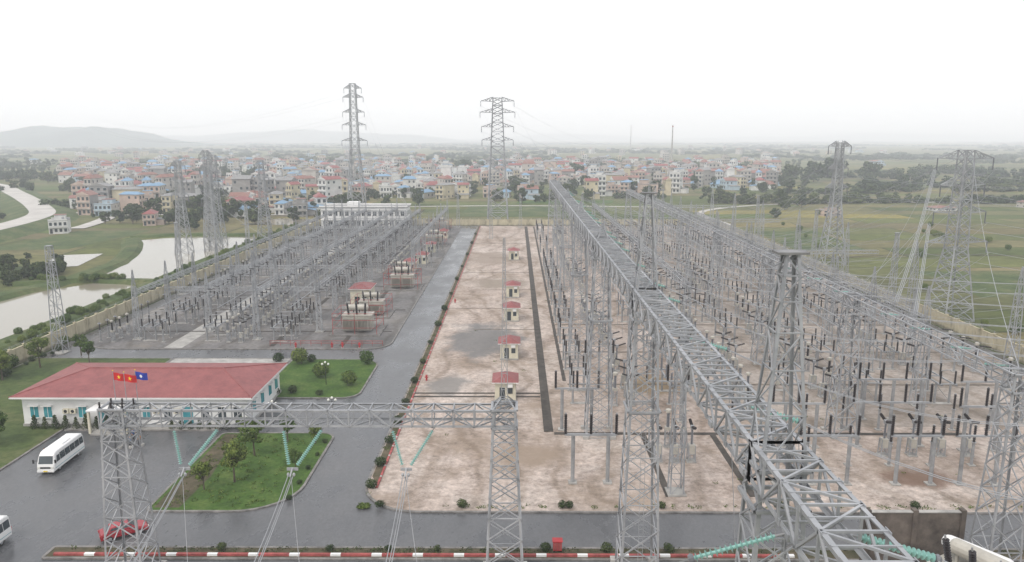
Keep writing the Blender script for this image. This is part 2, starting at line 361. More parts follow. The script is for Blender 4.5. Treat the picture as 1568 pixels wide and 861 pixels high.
mb.box(-0.5, -0.4, 1.2, 0.5, 0.4, 1.27, 'red'); mb.box(-0.4, -0.2, 0, -0.3, 0.2, 0.25, 'black'); mb.box(0.3, -0.2, 0, 0.4, 0.2, 0.25, 'black')
mb.obj('fire_hose_cabinet', loc=(4.1, 67.5, 0))
# ------------------------------------------------------------------ perimeter wall
def wall(x0, y0, x1, y1, h=2.7):
    mb = MB(); L = math.hypot(x1 - x0, y1 - y0); n = int(L / 4)
    dx = (x1 - x0) / L; dy = (y1 - y0) / L
    al = abs(dy) > 0.5
    if al: mb.box(x0 - 0.11, y0, -0.3, x0 + 0.11, y1, h - 0.08, 'wall'); mb.box(x0 - 0.17, y0, h - 0.08, x0 + 0.17, y1, h, 'wall')
    else: mb.box(x0, y0 - 0.11, -0.3, x1, y0 + 0.11, h - 0.08, 'wall'); mb.box(x0, y0 - 0.17, h - 0.08, x1, y0 + 0.17, h, 'wall')
    for i in range(n + 1):
        x = x0 + dx * L * i / n; y = y0 + dy * L * i / n
        mb.box(x - 0.22, y - 0.22, -0.3, x + 0.22, y + 0.22, h + 0.15, 'wall'); mb.box(x - 0.28, y - 0.28, h + 0.15, x + 0.28, y + 0.28, h + 0.25, 'wall')
        mb.bar((x, y, h + 0.2), (x, y, h + 0.75), 0.06)
    for z in (0.4, 0.6): mb.bar((x0, y0, h + z), (x1, y1, h + z), 0.03)
    mb.obj('perimeter_wall')
wall(-90, 20, -90, 345); wall(92, 20, 92, 345); wall(-89.7, 345.5, 91.7, 345.5)
# ------------------------------------------------------------------ ponds / banks
def catmull(pts, k=6):
    sp = []
    for i in range(len(pts) - 1):
        p0 = pts[max(0, i - 1)]; p1 = pts[i]; p2 = pts[i + 1]; p3 = pts[min(len(pts) - 1, i + 2)]
        for j in range(k):
            t = j / k; sp.append(0.5 * ((2 * p1) + (p2 - p0) * t + (2 * p0 - 5 * p1 + 4 * p2 - p3) * t * t + (3 * p1 - p0 - 3 * p2 + p3) * t ** 3))
    sp.append(pts[-1]); return sp
def bank(name, pts, w, h, k='rough_grass', z0=-0.6, flat=False):
    mb = MB(); pts = catmull([V((x, y, 0)) for x, y in pts]); rows = []
    for i, p in enumerate(pts):
        a = pts[max(0, i - 1)]; b2 = pts[min(len(pts) - 1, i + 1)]; d = (b2 - a).normalized(); s = V((-d.y, d.x, 0))
        hh = h if flat else h * (1 + 0.15 * math.sin(i * .7)); ww = w if flat else w * (1 + .18 * noise.noise(p * .07))
        rows.append([p + s * ww + V((0, 0, z0 - 0.1)), p + s * ww * 0.5 + V((0, 0, z0 + hh)), p - s * ww * 0.5 + V((0, 0, z0 + hh)), p - s * ww + V((0, 0, z0 - 0.1))])
    for i in range(len(rows) - 1):
        for j in range(3): mb.face([rows[i][j], rows[i][j + 1], rows[i + 1][j + 1], rows[i + 1][j]], k)
    mb.obj(name)
sheet('pond_water', [(-103, 120), (-103, 200), (-108, 205), (-119, 207), (-130, 190), (-132, 150), (-136, 120)], -0.45, 'water')
sheet('pond_water', [(-105, 213), (-103, 300), (-108, 308), (-138, 308), (-150, 296), (-136, 270), (-126, 240), (-124, 214)], -0.45, 'water')
bank('pond_bank', [(-100, 110), (-101, 160), (-101, 200), (-102, 240), (-101, 300), (-104, 312)], 4, 1.0)
bank('pond_bank', [(-99, 206), (-112, 209), (-125, 210), (-140, 205)], 2.6, 1.1)
bank('pond_bank', [(-140, 110), (-135, 150), (-132, 190), (-128, 214), (-130, 240), (-140, 270), (-154, 298)], 4, 1.0)
bank('pond_bank', [(-100, 312), (-120, 312), (-140, 312), (-158, 305)], 3, 1.0)
sheet('pond_water', [(-150, 232), (-140, 236), (-146, 262), (-160, 258)], -0.47, 'water')
sheet('pond_water', [(-130, 352), (-96, 350), (-92, 372), (-120, 380)], -0.47, 'water')
sheet('pond_water', [(88, 760), (150, 740), (190, 770), (110, 790)], -0.5, 'water')
for (x, y, w, d, k) in ((150, 210, 60, 40, 'rough_grass'), (115, 300, 26, 60, 'rough_grass'), (165, 150, 70, 28, 'grass'), (-180, 300, 30, 60, 'rough_grass'), (10, 420, 80, 60, 'rough_grass'), (-170, 190, 30, 90, 'rough_grass'), (30, 480, 60, 26, 'grass')):
    sheet('field_plot', [(x - w / 2, y - d / 2), (x + w / 2, y - d / 2 + 3), (x + w / 2 + 4, y + d / 2), (x - w / 2 + 2, y + d / 2 - 2)], -0.55, k)
def ribbon(name, pts, w, z, k):
    mb = MB(); sp = catmull([V((x, y, z)) for x, y in pts]); L = []
    for i, p in enumerate(sp):
        d = (sp[min(len(sp) - 1, i + 1)] - sp[max(0, i - 1)]).normalized(); s = V((-d.y, d.x, 0)) * w / 2; L.append((p + s, p - s))
    for i in range(len(L) - 1): mb.face([L[i][0], L[i][1], L[i + 1][1], L[i + 1][0]], k)
    mb.obj(name)
RD = [(-208, 225), (-217, 280), (-226, 335), (-240, 378), (-268, 420), (-310, 475), (-350, 525), (-420, 610), (-520, 700)]
bank('road_embankment', RD, 17, 2.4, flat=True)
ribbon('country_road', RD, 12, 1.85, 'road_light')
ribbon('country_road', [(-250, 398), (-236, 406), (-220, 398), (-208, 380), (-200, 350), (-198, 335)], 7, -0.3, 'road_light')
ribbon('country_road', [(-218, 392), (-160, 400), (-110, 395), (-60, 398)], 4, -0.35, 'road_light')
ribbon('dirt_road', [(100, 352), (105, 420), (180, 470), (330, 480), (600, 500)], 4, -0.5, 'road_light')
ribbon('dirt_road', [(-100, 440), (0, 452), (110, 440)], 4, -0.5, 'road_light')
ribbon('field_path', [(110, 120), (150, 190), (210, 260), (330, 330)], 1.6, -0.52, 'road_light')
ribbon('field_path', [(98, 250), (150, 262), (260, 250), (420, 300)], 1.4, -0.51, 'soil')
def roadx(y):
    for (x0, y0), (x1, y1) in zip(RD[:-1], RD[1:]):
        if y0 <= y <= y1: return x0 + (x1 - x0) * (y - y0) / (y1 - y0)
    return -205 if y < 225 else -600
# ------------------------------------------------------------------ foliage
def leafquads(mb, c, rad, n, size, k, rr):
    i = mb.mi(k)
    for _ in range(n):
        while True:
            d = V((rr.uniform(-1, 1), rr.uniform(-1, 1), rr.uniform(-1, 1)))
            if 0.05 < d.length < 1: break
        d = d.normalized() * (d.length ** 0.45)
        p = V(c) + V((d.x * rad[0], d.y * rad[1], d.z * rad[2]))
        nrm = (d.normalized() + V((rr.uniform(-.7, .7), rr.uniform(-.7, .7), rr.uniform(-.5, .9)))).normalized()
        a = nrm.cross(V((rr.uniform(-1, 1), rr.uniform(-1, 1), rr.uniform(-1, 1)))).normalized(); b2 = nrm.cross(a)
        s = size * rr.uniform(0.6, 1.3); t = s * rr.uniform(0.5, 0.9)
        n0 = len(mb.v)
        mb.v += [tuple(p - a * s), tuple(p - b2 * t * 0.8), tuple(p + a * s), tuple(p + b2 * t)]
        mb.f.append((n0, n0 + 1, n0 + 2, n0 + 3)); mb.m.append(i)
def tree_mesh(seed, h, cr, clumps, per, leaf, k='leaf', trunk=0.35):
    rr = random.Random(seed); mb = MB(); tt = h * trunk
    mb.cyl((0, 0, 0), (rr.uniform(-.1, .1) * h * .3, 0, tt), h * 0.028, h * 0.018, 6, 'bark')
    top = V((0, 0, tt)); cz = tt + (h - tt) * 0.5
    for c in range(clumps):
        a = rr.uniform(0, 6.28); e = rr.uniform(-0.95, 1.0); q = rr.uniform(0.35, 0.8)
        ce = V((math.cos(a) * cr * q * math.sqrt(max(0, 1 - e * e * 0.7)), math.sin(a) * cr * q * math.sqrt(max(0, 1 - e * e * 0.7)), cz + e * (h - tt) * 0.38))
        mb.cyl(top, ce, h * 0.012, h * 0.004, 4, 'bark', False)
        r = cr * rr.uniform(0.3, 0.5); leafquads(mb, ce, (r, r, r * 0.75), per, leaf, k, rr)
    return mb.mesh('tree_mesh')
far_trees = [tree_mesh(s, h, cr, 14, 40, 0.8, trunk=.12) for s, h, cr in ((1, 8, 4), (2, 11, 4.5), (3, 6, 3.8), (4, 9, 5.5), (5, 12, 4.6))]
near_trees = [tree_mesh(s, h, cr, 16, 110, 0.16, 'leaf_light') for s, h, cr in ((11, 5.4, 1.7), (12, 4.6, 1.5), (13, 5.8, 2.0))]
def clump_mesh(seed, L, n):
    rr = random.Random(seed); mb = MB()
    for i in range(n):
        x = rr.uniform(-L / 2, L / 2); y = rr.uniform(-7, 7); h = rr.uniform(4, 11); r = rr.uniform(3.2, 5.5)
        mb.cyl((x, y, 0), (x, y, h * 0.5), 0.3, 0.2, 4, 'bark', False)
        for j in range(3): leafquads(mb, (x + rr.uniform(-r, r) * .5, y + rr.uniform(-r, r) * .5, h * rr.uniform(.25, .8)), (r * .7, r * .7, h * .3), 40, 1.1, 'leaf', rr)
    return mb.mesh('tree_clump_mesh')
clumps = [clump_mesh(s, 70, 24) for s in (21, 22, 23, 24, 25)]
def bush_mesh(seed, r, n, s, k='leaf', z=0.75):
    rr = random.Random(seed); mb = MB()
    for i in range(4): leafquads(mb, (rr.uniform(-.3, .3) * r, rr.uniform(-.3, .3) * r, r * z * rr.uniform(0.8, 1.1)), (r * .8, r * .8, r * .7), n // 4, s, k, rr)
    mb.cyl((0, 0, 0), (0, 0, r), 0.05, 0.03, 5, 'bark'); return mb.mesh('bush_mesh')
bushes = [bush_mesh(31, 0.75, 420, 0.11), bush_mesh(32, 0.9, 500, 0.12), bush_mesh(33, 1.4, 800, 0.15, 'leaf_light', 0.9)]
def cone_bush():
    rr = random.Random(5); mb = MB()
    for i in range(6):
        z = 0.25 + i * 0.28; r = 0.62 * (1 - i / 7.5); leafquads(mb, (0, 0, z), (r, r, 0.28), 90, 0.09, 'leaf', rr)
    mb.cyl((0, 0, 0), (0, 0, 1.2), 0.05, 0.03, 5, 'bark'); return mb.mesh('cypress_mesh')
cyp = cone_bush()
for x, y, s, i in ((-33.2, 82.5, 1.0, 0), (-33.4, 90, .85, 2), (-36, 80.5, .75, 1), (-30.5, 94.5, .75, 1), (-26.6, 93.8, .5, 0), (-27, 86, .45, 2), (-36.5, 95.5, .6, 0), (-68.5, 93, .9, 0), (-84, 127, 1, 2), (-77, 130, .9, 1), (-81, 134.5, .8, 0), (-70, 92, .7, 1), (-86, 120, 1.0, 0)):
    inst('garden_tree', near_trees[i], (x, y, 0), R.uniform(0, 6), s)
for x, y, s, i in ((-32.8, 122, 1.2, 2), (-27, 129.5, 1.1, 2), (-27.5, 117.5, 1.1, 2), (-38.5, 129.5, 1.3, 2), (-37, 131, 1, 1), (-37, 99.5, 1.1, 0), (-38, 113, 1.0, 0), (-43, 131, 1.2, 1), (-31, 113, .8, 0), (-35.5, 114, .9, 1)):
    inst('round_bush', bushes[i], (x, y, 0), R.uniform(0, 6), s)
for y in (81, 87, 94, 101, 109, 119, 130, 143, 157, 172, 190, 210, 232, 256, 284, 312): inst('round_bush', bushes[R.randint(0, 1)], (-16.8, y, 0), R.uniform(0, 6), R.uniform(.6, 1.0))
for x in (-14, -5.5, 4.2, 6.8, 16.3, 29, 43): inst('round_bush', bushes[R.randint(0, 1)], (x + R.uniform(-1, 1), 76.4, 0), R.uniform(0, 6), R.uniform(.55, .8))
for x in (-29, -18.3, -12.5, -7.8, 2.9, 9, 15): inst('round_bush', bushes[R.randint(0, 1)], (x, 67.6, 0), R.uniform(0, 6), R.uniform(.5, .75))
for y in (78, 82, 86, 90, 94): inst('round_bush', bushes[R.randint(0, 1)], (-25.4, y, 0), R.uniform(0, 6), R.uniform(.4, .6))
for i in range(9): inst('cypress_shrub', cyp, (-67.2 + i * 1.45, 98.9, 0), R.uniform(0, 6), R.uniform(.85, 1.15))
for i in range(8): inst('cypress_shrub', cyp, (-48 + i * 1.3, 98.9, 0), R.uniform(0, 6), R.uniform(.6, .9))
for i in range(30): inst('shrub', bushes[R.randint(0, 2)], (R.uniform(-89, -86.5), 78 + i * 2.2, 0), R.uniform(0, 6), R.uniform(.4, 1.2))
rr0 = random.Random(77); mb = MB()
for _ in range(520):
    x = rr0.choice([rr0.uniform(-17.2, -16.3), rr0.uniform(-10, 88), rr0.uniform(-40, -25)]); y = rr0.uniform(76.2, 77.0) if rr0.random() < .6 else rr0.uniform(78, 200)
    if x < -24.5: y = rr0.uniform(76.5, 96.5); x = rr0.uniform(-40, -28)
    leafquads(mb, (x, y, .08), (.35, .3, .12), 14, .09, 'leaf_light', rr0)
for _ in range(260): leafquads(mb, (rr0.uniform(-44, 60), rr0.uniform(67, 68), .08), (.4, .3, .15), 12, .09, 'leaf', rr0)
mb.obj('grass_tufts')
tb = empty('distant_trees')
for _ in range(1400):
    y = 352 + 850 * R.random() ** 1.15; x = R.uniform(-0.80, 0.36) * (y + 40)
    if -75 < x < 110 and y < 490 and not (y > 440 and R.random() < .25): continue
    if x > 60 and y < 540 and R.random() < .8: continue
    if -22 < x - roadx(y) < 45 and y < 560: continue
    inst('tree', R.choice(far_trees), (x, y, -0.6), R.uniform(0, 6), R.uniform(.45, .95), tb)
for _ in range(520):
    y = R.uniform(215, 440); x = R.uniform(-340, -136)
    if (-165 < x < -120 and 225 < y < 316) or (x > -185 and y < 215): continue
    if -18 < x - roadx(y) < 26: continue
    if noise.noise(V((x * .02, y * .015, 5))) < -0.02: continue
    inst('tree', R.choice(far_trees), (x, y, -0.6), R.uniform(0, 6), R.uniform(.3, .65), tb)
for _ in range(110): inst('tree', R.choice(far_trees), (-137 - R.random() * 28, R.uniform(150, 232), -0.6), R.uniform(0, 6), R.uniform(.2, .5), tb)
for _ in range(110): inst('shrub', bushes[2], (R.uniform(-103, -96), R.uniform(140, 345), -0.1), 0, R.uniform(.4, 1.0), tb)
for _ in range(30): inst('shrub', bushes[2], (-112 - R.random() * 26, 209 + R.uniform(-2, 2), 0), 0, R.uniform(.4, 1.0), tb)
for _ in range(22): inst('shrub', bushes[2], (R.uniform(100, 200), R.uniform(140, 400), -0.5), 0, R.uniform(.5, 1.3), tb)
def band(x0, x1, y0, slope, s, dens=1.0, wob=8):
    x = x0
    while x < x1:
        if R.random() < dens: inst('tree_clump', R.choice(clumps), (x, y0 + slope * (x - x0) + R.uniform(-wob, wob), -0.6), R.uniform(-.15, .15), (s * R.uniform(.8, 1.1), s * 1.2, s * R.uniform(.65, 1.0)), tb)
        x += 50 * s
band(150, 700, 470, .05, .8, .95); band(230, 800, 560, .1, .9, .85); band(170, 900, 640, 0, 1, .6, 20); band(330, 1100, 760, .05, 1.1, .85, 20)
band(-245, -150, 445, -.1, .7, .85); band(-560, -330, 545, 0, .8, .9); band(30, 160, 500, .1, .55, .7)
band(100, 1000, 880, 0, 1.1, .7, 30); band(-700, 260, 1010, 0, 1.1, .75, 30); band(-900, -250, 700, .05, 1, .6, 30); band(-400, 200, 820, 0, .8, .4, 30)
for yb in (1150, 1350, 1600, 1900, 2300, 2800, 3500, 4400, 5600):
    w = 0.9 * yb; x = -0.8 * yb
    while x < w:
        if noise.noise(V((x / yb * 3, yb * .01, 2))) > -.12:
            s = 1 + yb / 6000
            inst('tree_clump', R.choice(clumps), (x, yb + R.uniform(-.06, .06) * yb, -0.6), R.uniform(-.3, .3), (s * R.uniform(1.0, 1.6), s, R.uniform(.6, 1.0)), tb)
        x += 62 * (1 + yb / 5000)
for (x, y, s) in ((275, 700, 1.5), (300, 720, 1.7), (250, 690, 1.3), (340, 730, 1.4), (600, 640, 1.5), (430, 560, 1.0), (-420, 560, 1.6), (-405, 552, 1.5), (-390, 540, 1.4), (60, 760, 1.2), (-60, 900, 1.2)):
    inst('tree', far_trees[3], (x, y, -0.6), 1, s * 1.4, tb)
# ------------------------------------------------------------------ town
def house_mesh(seed):
    rr = random.Random(seed); mb = MB(); w = rr.uniform(4.5, 9); d = rr.uniform(8, 15); fl = rr.choice([1, 1, 1, 2, 2, 2, 3, 3, 4]); fh = 3.4; h = fl * fh
    wm = rr.choice([0, 0, 0, 0, 1, 2, 3, 4, 5, 2]); side = HW[rr.choice([wm, 5, 2, wm])]; wm = HW[wm]
    mb.box(-w / 2, -d / 2, -.5, w / 2, d / 2, h, wm)
    mb.face([(w / 2 + .01, -d / 2, 0), (w / 2 + .01, d / 2, 0), (w / 2 + .01, d / 2, h - .1), (w / 2 + .01, -d / 2, h - .1)], side)
    nw = max(2, int(w / 2.2))
    for f in range(fl):
        z = f * fh
        for i in range(nw):
            x = -w / 2 + w * (i + .5) / nw
            mb.box(x - .65, -d / 2 - .04, z + (.9 if f or i else .1), x + .65, -d / 2 + .02, z + 2.6, 'window')
            mb.box(x - .7, -d / 2 - .25, z + 2.65, x + .7, -d / 2 - .003, z + 2.78, 'white')
        for i in range(3):
            y = -d / 2 + d * (i + .5) / 3
            for sx in (-1, 1):
                if rr.random() < .6: mb.box(sx * (w / 2 + .03) - .03, y - .6, z + 1.0, sx * (w / 2 + .03) + .03, y + .6, z + 2.4, 'window')
        if f: mb.box(-w / 2 - .003, -d / 2 - 1.1, z - .12, w / 2 + .003, -d / 2 - .003, z, 'white'); mb.box(-w / 2 + .1, -d / 2 - 1.1, z, w / 2 - .1, -d / 2 - 1.0, z + .8, wm)
    t = rr.choice(['tile', 'tile', 'roof_red', 'roof_blue', 'flat', 'flat', 'tile', 'roof_grey', 'roof_blue', 'tile']); o = .5
    if t == 'flat':
        mb.box(-w / 2 - .2, -d / 2 - .2, h, w / 2 + .2, d / 2 + .2, h + .15, 'roof_grey')
        mb.box(-w / 2, -d / 2, h + .15, w / 2, -d / 2 + .15, h + .9, wm); mb.box(-w / 2, d / 2 - .15, h + .15, w / 2, d / 2, h + .9, wm)
        mb.box(-w / 4, 0, h + .15, w / 3, d / 2 - 1, h + 2.6, wm); mb.box(-w / 4 - .3, -.3, h + 2.6, w / 3 + .3, d / 2 - .7, h + 2.75, rr.choice(['roof_red', 'tile', 'roof_blue', 'roof_grey']))
        mb.cyl((w / 4, -d / 4, h + .15), (w / 4, -d / 4, h + 1.7), .6, n=8, k='steel')
    else:
        rz = h + rr.uniform(1.4, 2.4)
        A = (-w / 2 - o, -d / 2 - o, h); B = (w / 2 + o, -d / 2 - o, h); C = (w / 2 + o, d / 2 + o, h); D = (-w / 2 - o, d / 2 + o, h)
        hp = rr.choice([0, min(w / 2.2, d / 2.2)]); E = (0, -d / 2 - o + hp, rz); F = (0, d / 2 + o - hp, rz)
        km = t; mb.face([B, C, F, E], km); mb.face([D, A, E, F], km)
        mb.face([A, B, E], km if hp else wm); mb.face([C, D, F], km if hp else wm); mb.face([A, D, C, B], 'roof_grey')
    if rr.random() < .6:
        mb.box(w / 2 + .02, -d / 4, -.5, w / 2 + 4, d / 2, 3, wm); mb.face([(w / 2 + .02, -d / 4 - .4, 3.7), (w / 2 + 4.4, -d / 4 - .4, 3.02), (w / 2 + 4.4, d / 2 + .4, 3.02), (w / 2 + .02, d / 2 + .4, 3.7)], rr.choice(['tile', 'roof_blue', 'roof_grey', 'roof_grey']))
    return mb.mesh('house_mesh')
houses = [house_mesh(100 + i) for i in range(40)]
town = empty('distant_town')
cnt = 0; placed = []; tries = 0
while cnt < 1050 and tries < 16000:
    tries += 1
    y = 395 + 700 * R.random() ** 1.1; u = R.uniform(-0.60, 0.34)
    if y < 455 and u > -0.26: continue
    if y < 505 and -0.24 < u: continue
    if y < 530 and u > 0.1: continue
    if y < 590 and u > 0.22: continue
    if y > 900 and R.random() < .5: continue
    if noise.noise(V((u * 9, y * .006, 3))) < -0.22: continue
    x = u * y
    if -20 < x - roadx(y) < 24: continue
    if any(abs(x - a) < 9.5 and abs(y - b2) < 11 for a, b2 in placed): continue
    placed.append((x, y)); cnt += 1
    near = y < 520
    inst('village_house' if near else 'house', R.choice(houses), (x, y, -0.5), R.choice([0, 0, .3, .2, -.45, 1.57, -1.4, 3.1]) + R.uniform(-.15, .15), (R.uniform(.85, 1.3), R.uniform(.8, 1.2), R.uniform(.85, 1.15)), None if near else town)
for _ in range(110):
    y = R.uniform(1100, 2600); x = R.uniform(-.65, .5) * y
    inst('house', R.choice(houses), (x, y, -.5), R.uniform(-.5, .5), (1.6, 1.3, .9), town)
inst('village_house', houses[3], (-197, 322, -0.5), .4, .8); inst('village_house', houses[8], (-190, 412, -0.5), .1, .9); inst('village_house', houses[12], (-172, 352, -0.5), .3, .8)
inst('village_house', houses[5], (240, 425, -0.5), .2, (1.6, .8, .5)); inst('village_house', houses[11], (165, 395, -.5), 0, (1.2, .6, .45)); inst('village_house', houses[14], (300, 445, -.5), .4, (1.2, .6, .45))
for x, y, h in ((235, 1150, 58), (330, 2200, 75)):
    mb = MB(); mb.cyl((0, 0, -.5), (0, 0, h), 1.5, .8, 10, 'concrete'); mb.cyl((0, 0, h - 3), (0, 0, h - 1.5), 1.3, 1.3, 10, 'red_line'); mb.obj('chimney', loc=(x, y, 0))
# ------------------------------------------------------------------ hills
def hill(x0, x1, y, h, seed, dep=900):
    mb = MB(); nx = 46; ny = 9; g = []
    for j in range(ny):
        row = []
        for i in range(nx):
            u = i / (nx - 1); v = j / (ny - 1); x = x0 + (x1 - x0) * u
            e = math.sin(math.pi * u) ** .8 * math.sin(math.pi * v)
            z = -1 + h * e * (0.75 + 0.45 * noise.fractal(V((u * 4 + seed, v * 1.5, seed)), 0.9, 2.1, 4))
            row.append((x, y + dep * v, z))
        g.append(row)
    for j in range(ny - 1):
        for i in range(nx - 1): mb.face([g[j][i], g[j][i + 1], g[j + 1][i + 1], g[j + 1][i]], 'hill')
    mb.obj('hill', smooth=True)
hill(-2750, -1450, 3100, 108, 3.0); hill(-4200, -2100, 3000, 85, 9.1); hill(-3600, -300, 6000, 105, 7.7); hill(-800, 1800, 8500, 90, 1.3); hill(1500, 7500, 8500, 90, 5.2)
# ------------------------------------------------------------------ control building
cb = empty('control_building', (-53.4, 107, 0))
def child(mb, name, loc=(0, 0, 0)): return mb.obj(name, cb, loc)
hx, hy = 15.8, 7.2
mb = MB(); mb.box(-hx, -hy, -0.1, hx, hy, 4.29, 'white'); child(mb, 'walls')
mb = MB(); mb.box(-hx - .15, -hy - .15, -.1, hx + .15, hy + .15, .35, 'concrete'); child(mb, 'plinth')
ex, ey, zr = 16.9, 8.2, 6.3
mb = MB(); A = (-ex, -ey, 4.55); B = (ex, -ey, 4.55); C = (ex, ey, 4.55); D = (-ex, ey, 4.55); E = (-ex + 7, 0, zr); F = (ex - 7, 0, zr)
mb.face([A, B, F, E], 'roof_red'); mb.face([C, D, E, F], 'roof_red'); mb.face([B, C, F], 'roof_red'); mb.face([D, A, E], 'roof_red'); child(mb, 'roof')
mb = MB(); mb.box(-ex, -ey, 4.3, ex, -ey + .12, 4.545, 'white'); mb.box(-ex, ey - .12, 4.3, ex, ey, 4.545, 'white'); mb.box(-ex, -ey + .12, 4.3, -ex + .12, ey - .12, 4.545, 'white'); mb.box(ex - .12, -ey + .12, 4.3, ex, ey - .12, 4.545, 'white')
mb.box(-ex + .13, -ey + .13, 4.303, ex - .13, ey - .13, 4.4, 'white'); mb.cyl(E, F, .13, .13, 6, 'roof_red')
for a in (A, D): mb.cyl(a, E, .1, .1, 6, 'roof_red')
for a in (B, C): mb.cyl(a, F, .1, .1, 6, 'roof_red')
child(mb, 'eaves_and_ridge')
mb = MB()
for i, x in enumerate((-14.2, -12.3, -7.4, -4.6, -1.5, 1.6, 4.6, 7.4, 9.8, 12.2, 14.4)):
    if i in (3, 7):
        mb.box(x - .7, -hy - .05, .35, x + .7, -hy - .003, 2.9, 'window_cyan'); mb.box(x - .8, -hy - .07, 2.9, x + .8, -hy - .003, 3.0, 'white')
    else:
        mb.box(x - .55, -hy - .05, 1.3, x + .55, -hy - .003, 2.9, 'window_cyan' if i < 6 else 'window'); mb.box(x - .03, -hy - .07, 1.3, x + .03, -hy - .053, 2.9, 'white')
        mb.box(x - .65, -hy - .2, 1.18, x + .65, -hy - .004, 1.3, 'white'); mb.box(x - .75, -hy - .45, 3.0, x + .75, -hy - .004, 3.1, 'white')
for y in (-4.5, -1, 2.5, 5.5):
    mb.box(hx + .003, y - .6, 1.3, hx + .06, y + .6, 2.9, 'window_cyan'); mb.box(hx + .003, y - .75, 3.0, hx + .4, y + .75, 3.1, 'white')
child(mb, 'windows_and_doors')
mb = MB()
for x in (-9.6, -8.6, 3.1, 6.0):
    mb.box(x - .42, -hy - .42, 2.0, x + .42, -hy - .08, 2.65, 'cream'); mb.lathe((x, -hy - .421, 2.32), (x, -hy - .44, 2.32), [(0, .25), (1, .22)], 10, 'black')
    mb.box(x - .3, -hy - .35, 1.9, x - .22, -hy, 2.0, 'black')
child(mb, 'air_conditioners')
mb = MB(); mb.box(-5.2, -hy - 3.0, 3.2, 0.2, -hy - .01, 3.4, 'white')
for x in (-5, 0): mb.box(x - .15, -hy - 2.9, 0, x + .15, -hy - 2.6, 3.2, 'cream')
for i in range(3): mb.box(-4.8, -hy - 3.2 + .35 * i, -.1, -.2, -hy - 2.85 + .35 * i, .12 * (i + 1), 'concrete')
child(mb, 'porch')
ab = empty('white_two_storey_building', (-67.5, 338, 0))
mb = MB(); mb.box(-19, -6, -.1, 19, 6, 9.3, 'white'); mb.obj('walls', ab)
mb = MB(); mb.box(-19.5, -6.5, 9.3, 19.5, 6.5, 9.6, 'roof_grey'); mb.box(-19.5, -6.5, 9.6, 19.5, -6.3, 10.2, 'white'); mb.box(-19.5, 6.3, 9.6, 19.5, 6.5, 10.2, 'white')
mb.box(-8, -2, 9.6, -3, 3, 11.5, 'white'); mb.obj('roof', ab)
mb = MB()
for f in range(2):
    for i in range(15):
        x = -17.3 + i * 2.47; mb.box(x - .75, -6.06, f * 4.4 + 1.3, x + .75, -6.003, f * 4.4 + 3.3, 'window'); mb.box(x - .04, -6.09, f * 4.4 + 1.3, x + .04, -6.063, f * 4.4 + 3.3, 'white')
    mb.box(-19, -6.5, f * 4.4 + 3.8, 19, -6.004, f * 4.4 + 4.0, 'white')
for i in range(5): mb.box(19.003, -5 + i * 2.3, 1.3, 19.05, -4 + i * 2.3, 3.3, 'window'); mb.box(19.003, -5 + i * 2.3, 5.7, 19.05, -4 + i * 2.3, 7.7, 'window')
mb.obj('windows', ab)
def relay_mesh(w, d, h, rk):
    mb = MB(); mb.box(-w / 2, -d / 2, 0, w / 2, d / 2, h - .125, 'cream'); mb.box(-w / 2 - .1, -d / 2 - .1, 0, w / 2 + .1, d / 2 + .1, .3, 'concrete')
    o = .45; A = (-w / 2 - o, -d / 2 - o, h); B = (w / 2 + o, -d / 2 - o, h); C = (w / 2 + o, d / 2 + o, h); D = (-w / 2 - o, d / 2 + o, h); E = (0, -d / 6, h + .9); F = (0, d / 6, h + .9)
    mb.box(-w / 2 - o, -d / 2 - o, h - .12, w / 2 + o, d / 2 + o, h - .005, 'white')
    mb.face([A, B, E], rk); mb.face([B, C, F, E], rk); mb.face([C, D, F], rk); mb.face([D, A, E, F], rk)
    mb.box(-w * .28, -d / 2 - .05, .3, -w * .02, -d / 2 - .003, 2.3, 'window'); mb.box(w * .12, -d / 2 - .05, 1.3, w * .35, -d / 2 - .003, 2.2, 'window')
    mb.box(w / 2 + .003, -.8, 1.3, w / 2 + .05, .8, 2.3, 'window'); mb.box(w * .1, -d / 2 - .38, 2.4, w * .35, -d / 2 - .06, 2.9, 'white')
    return mb.mesh('relay_house_mesh')
rm = relay_mesh(3.2, 4.0, 3.2, 'roof_red'); rm3 = relay_mesh(4.6, 7, 4.2, 'roof_red')
for i, (x, y) in enumerate(((-1.6, 112), (-1.2, 134), (-1.0, 163), (-0.8, 188), (-0.7, 247))): inst('relay_house', rm, (x, y, 0))
for x, y in ((-37.5, 180), (-32, 225), (-30, 262), (-30, 238), (-29, 300)): inst('relay_house', rm3 if y < 200 else rm, (x, y, 0))
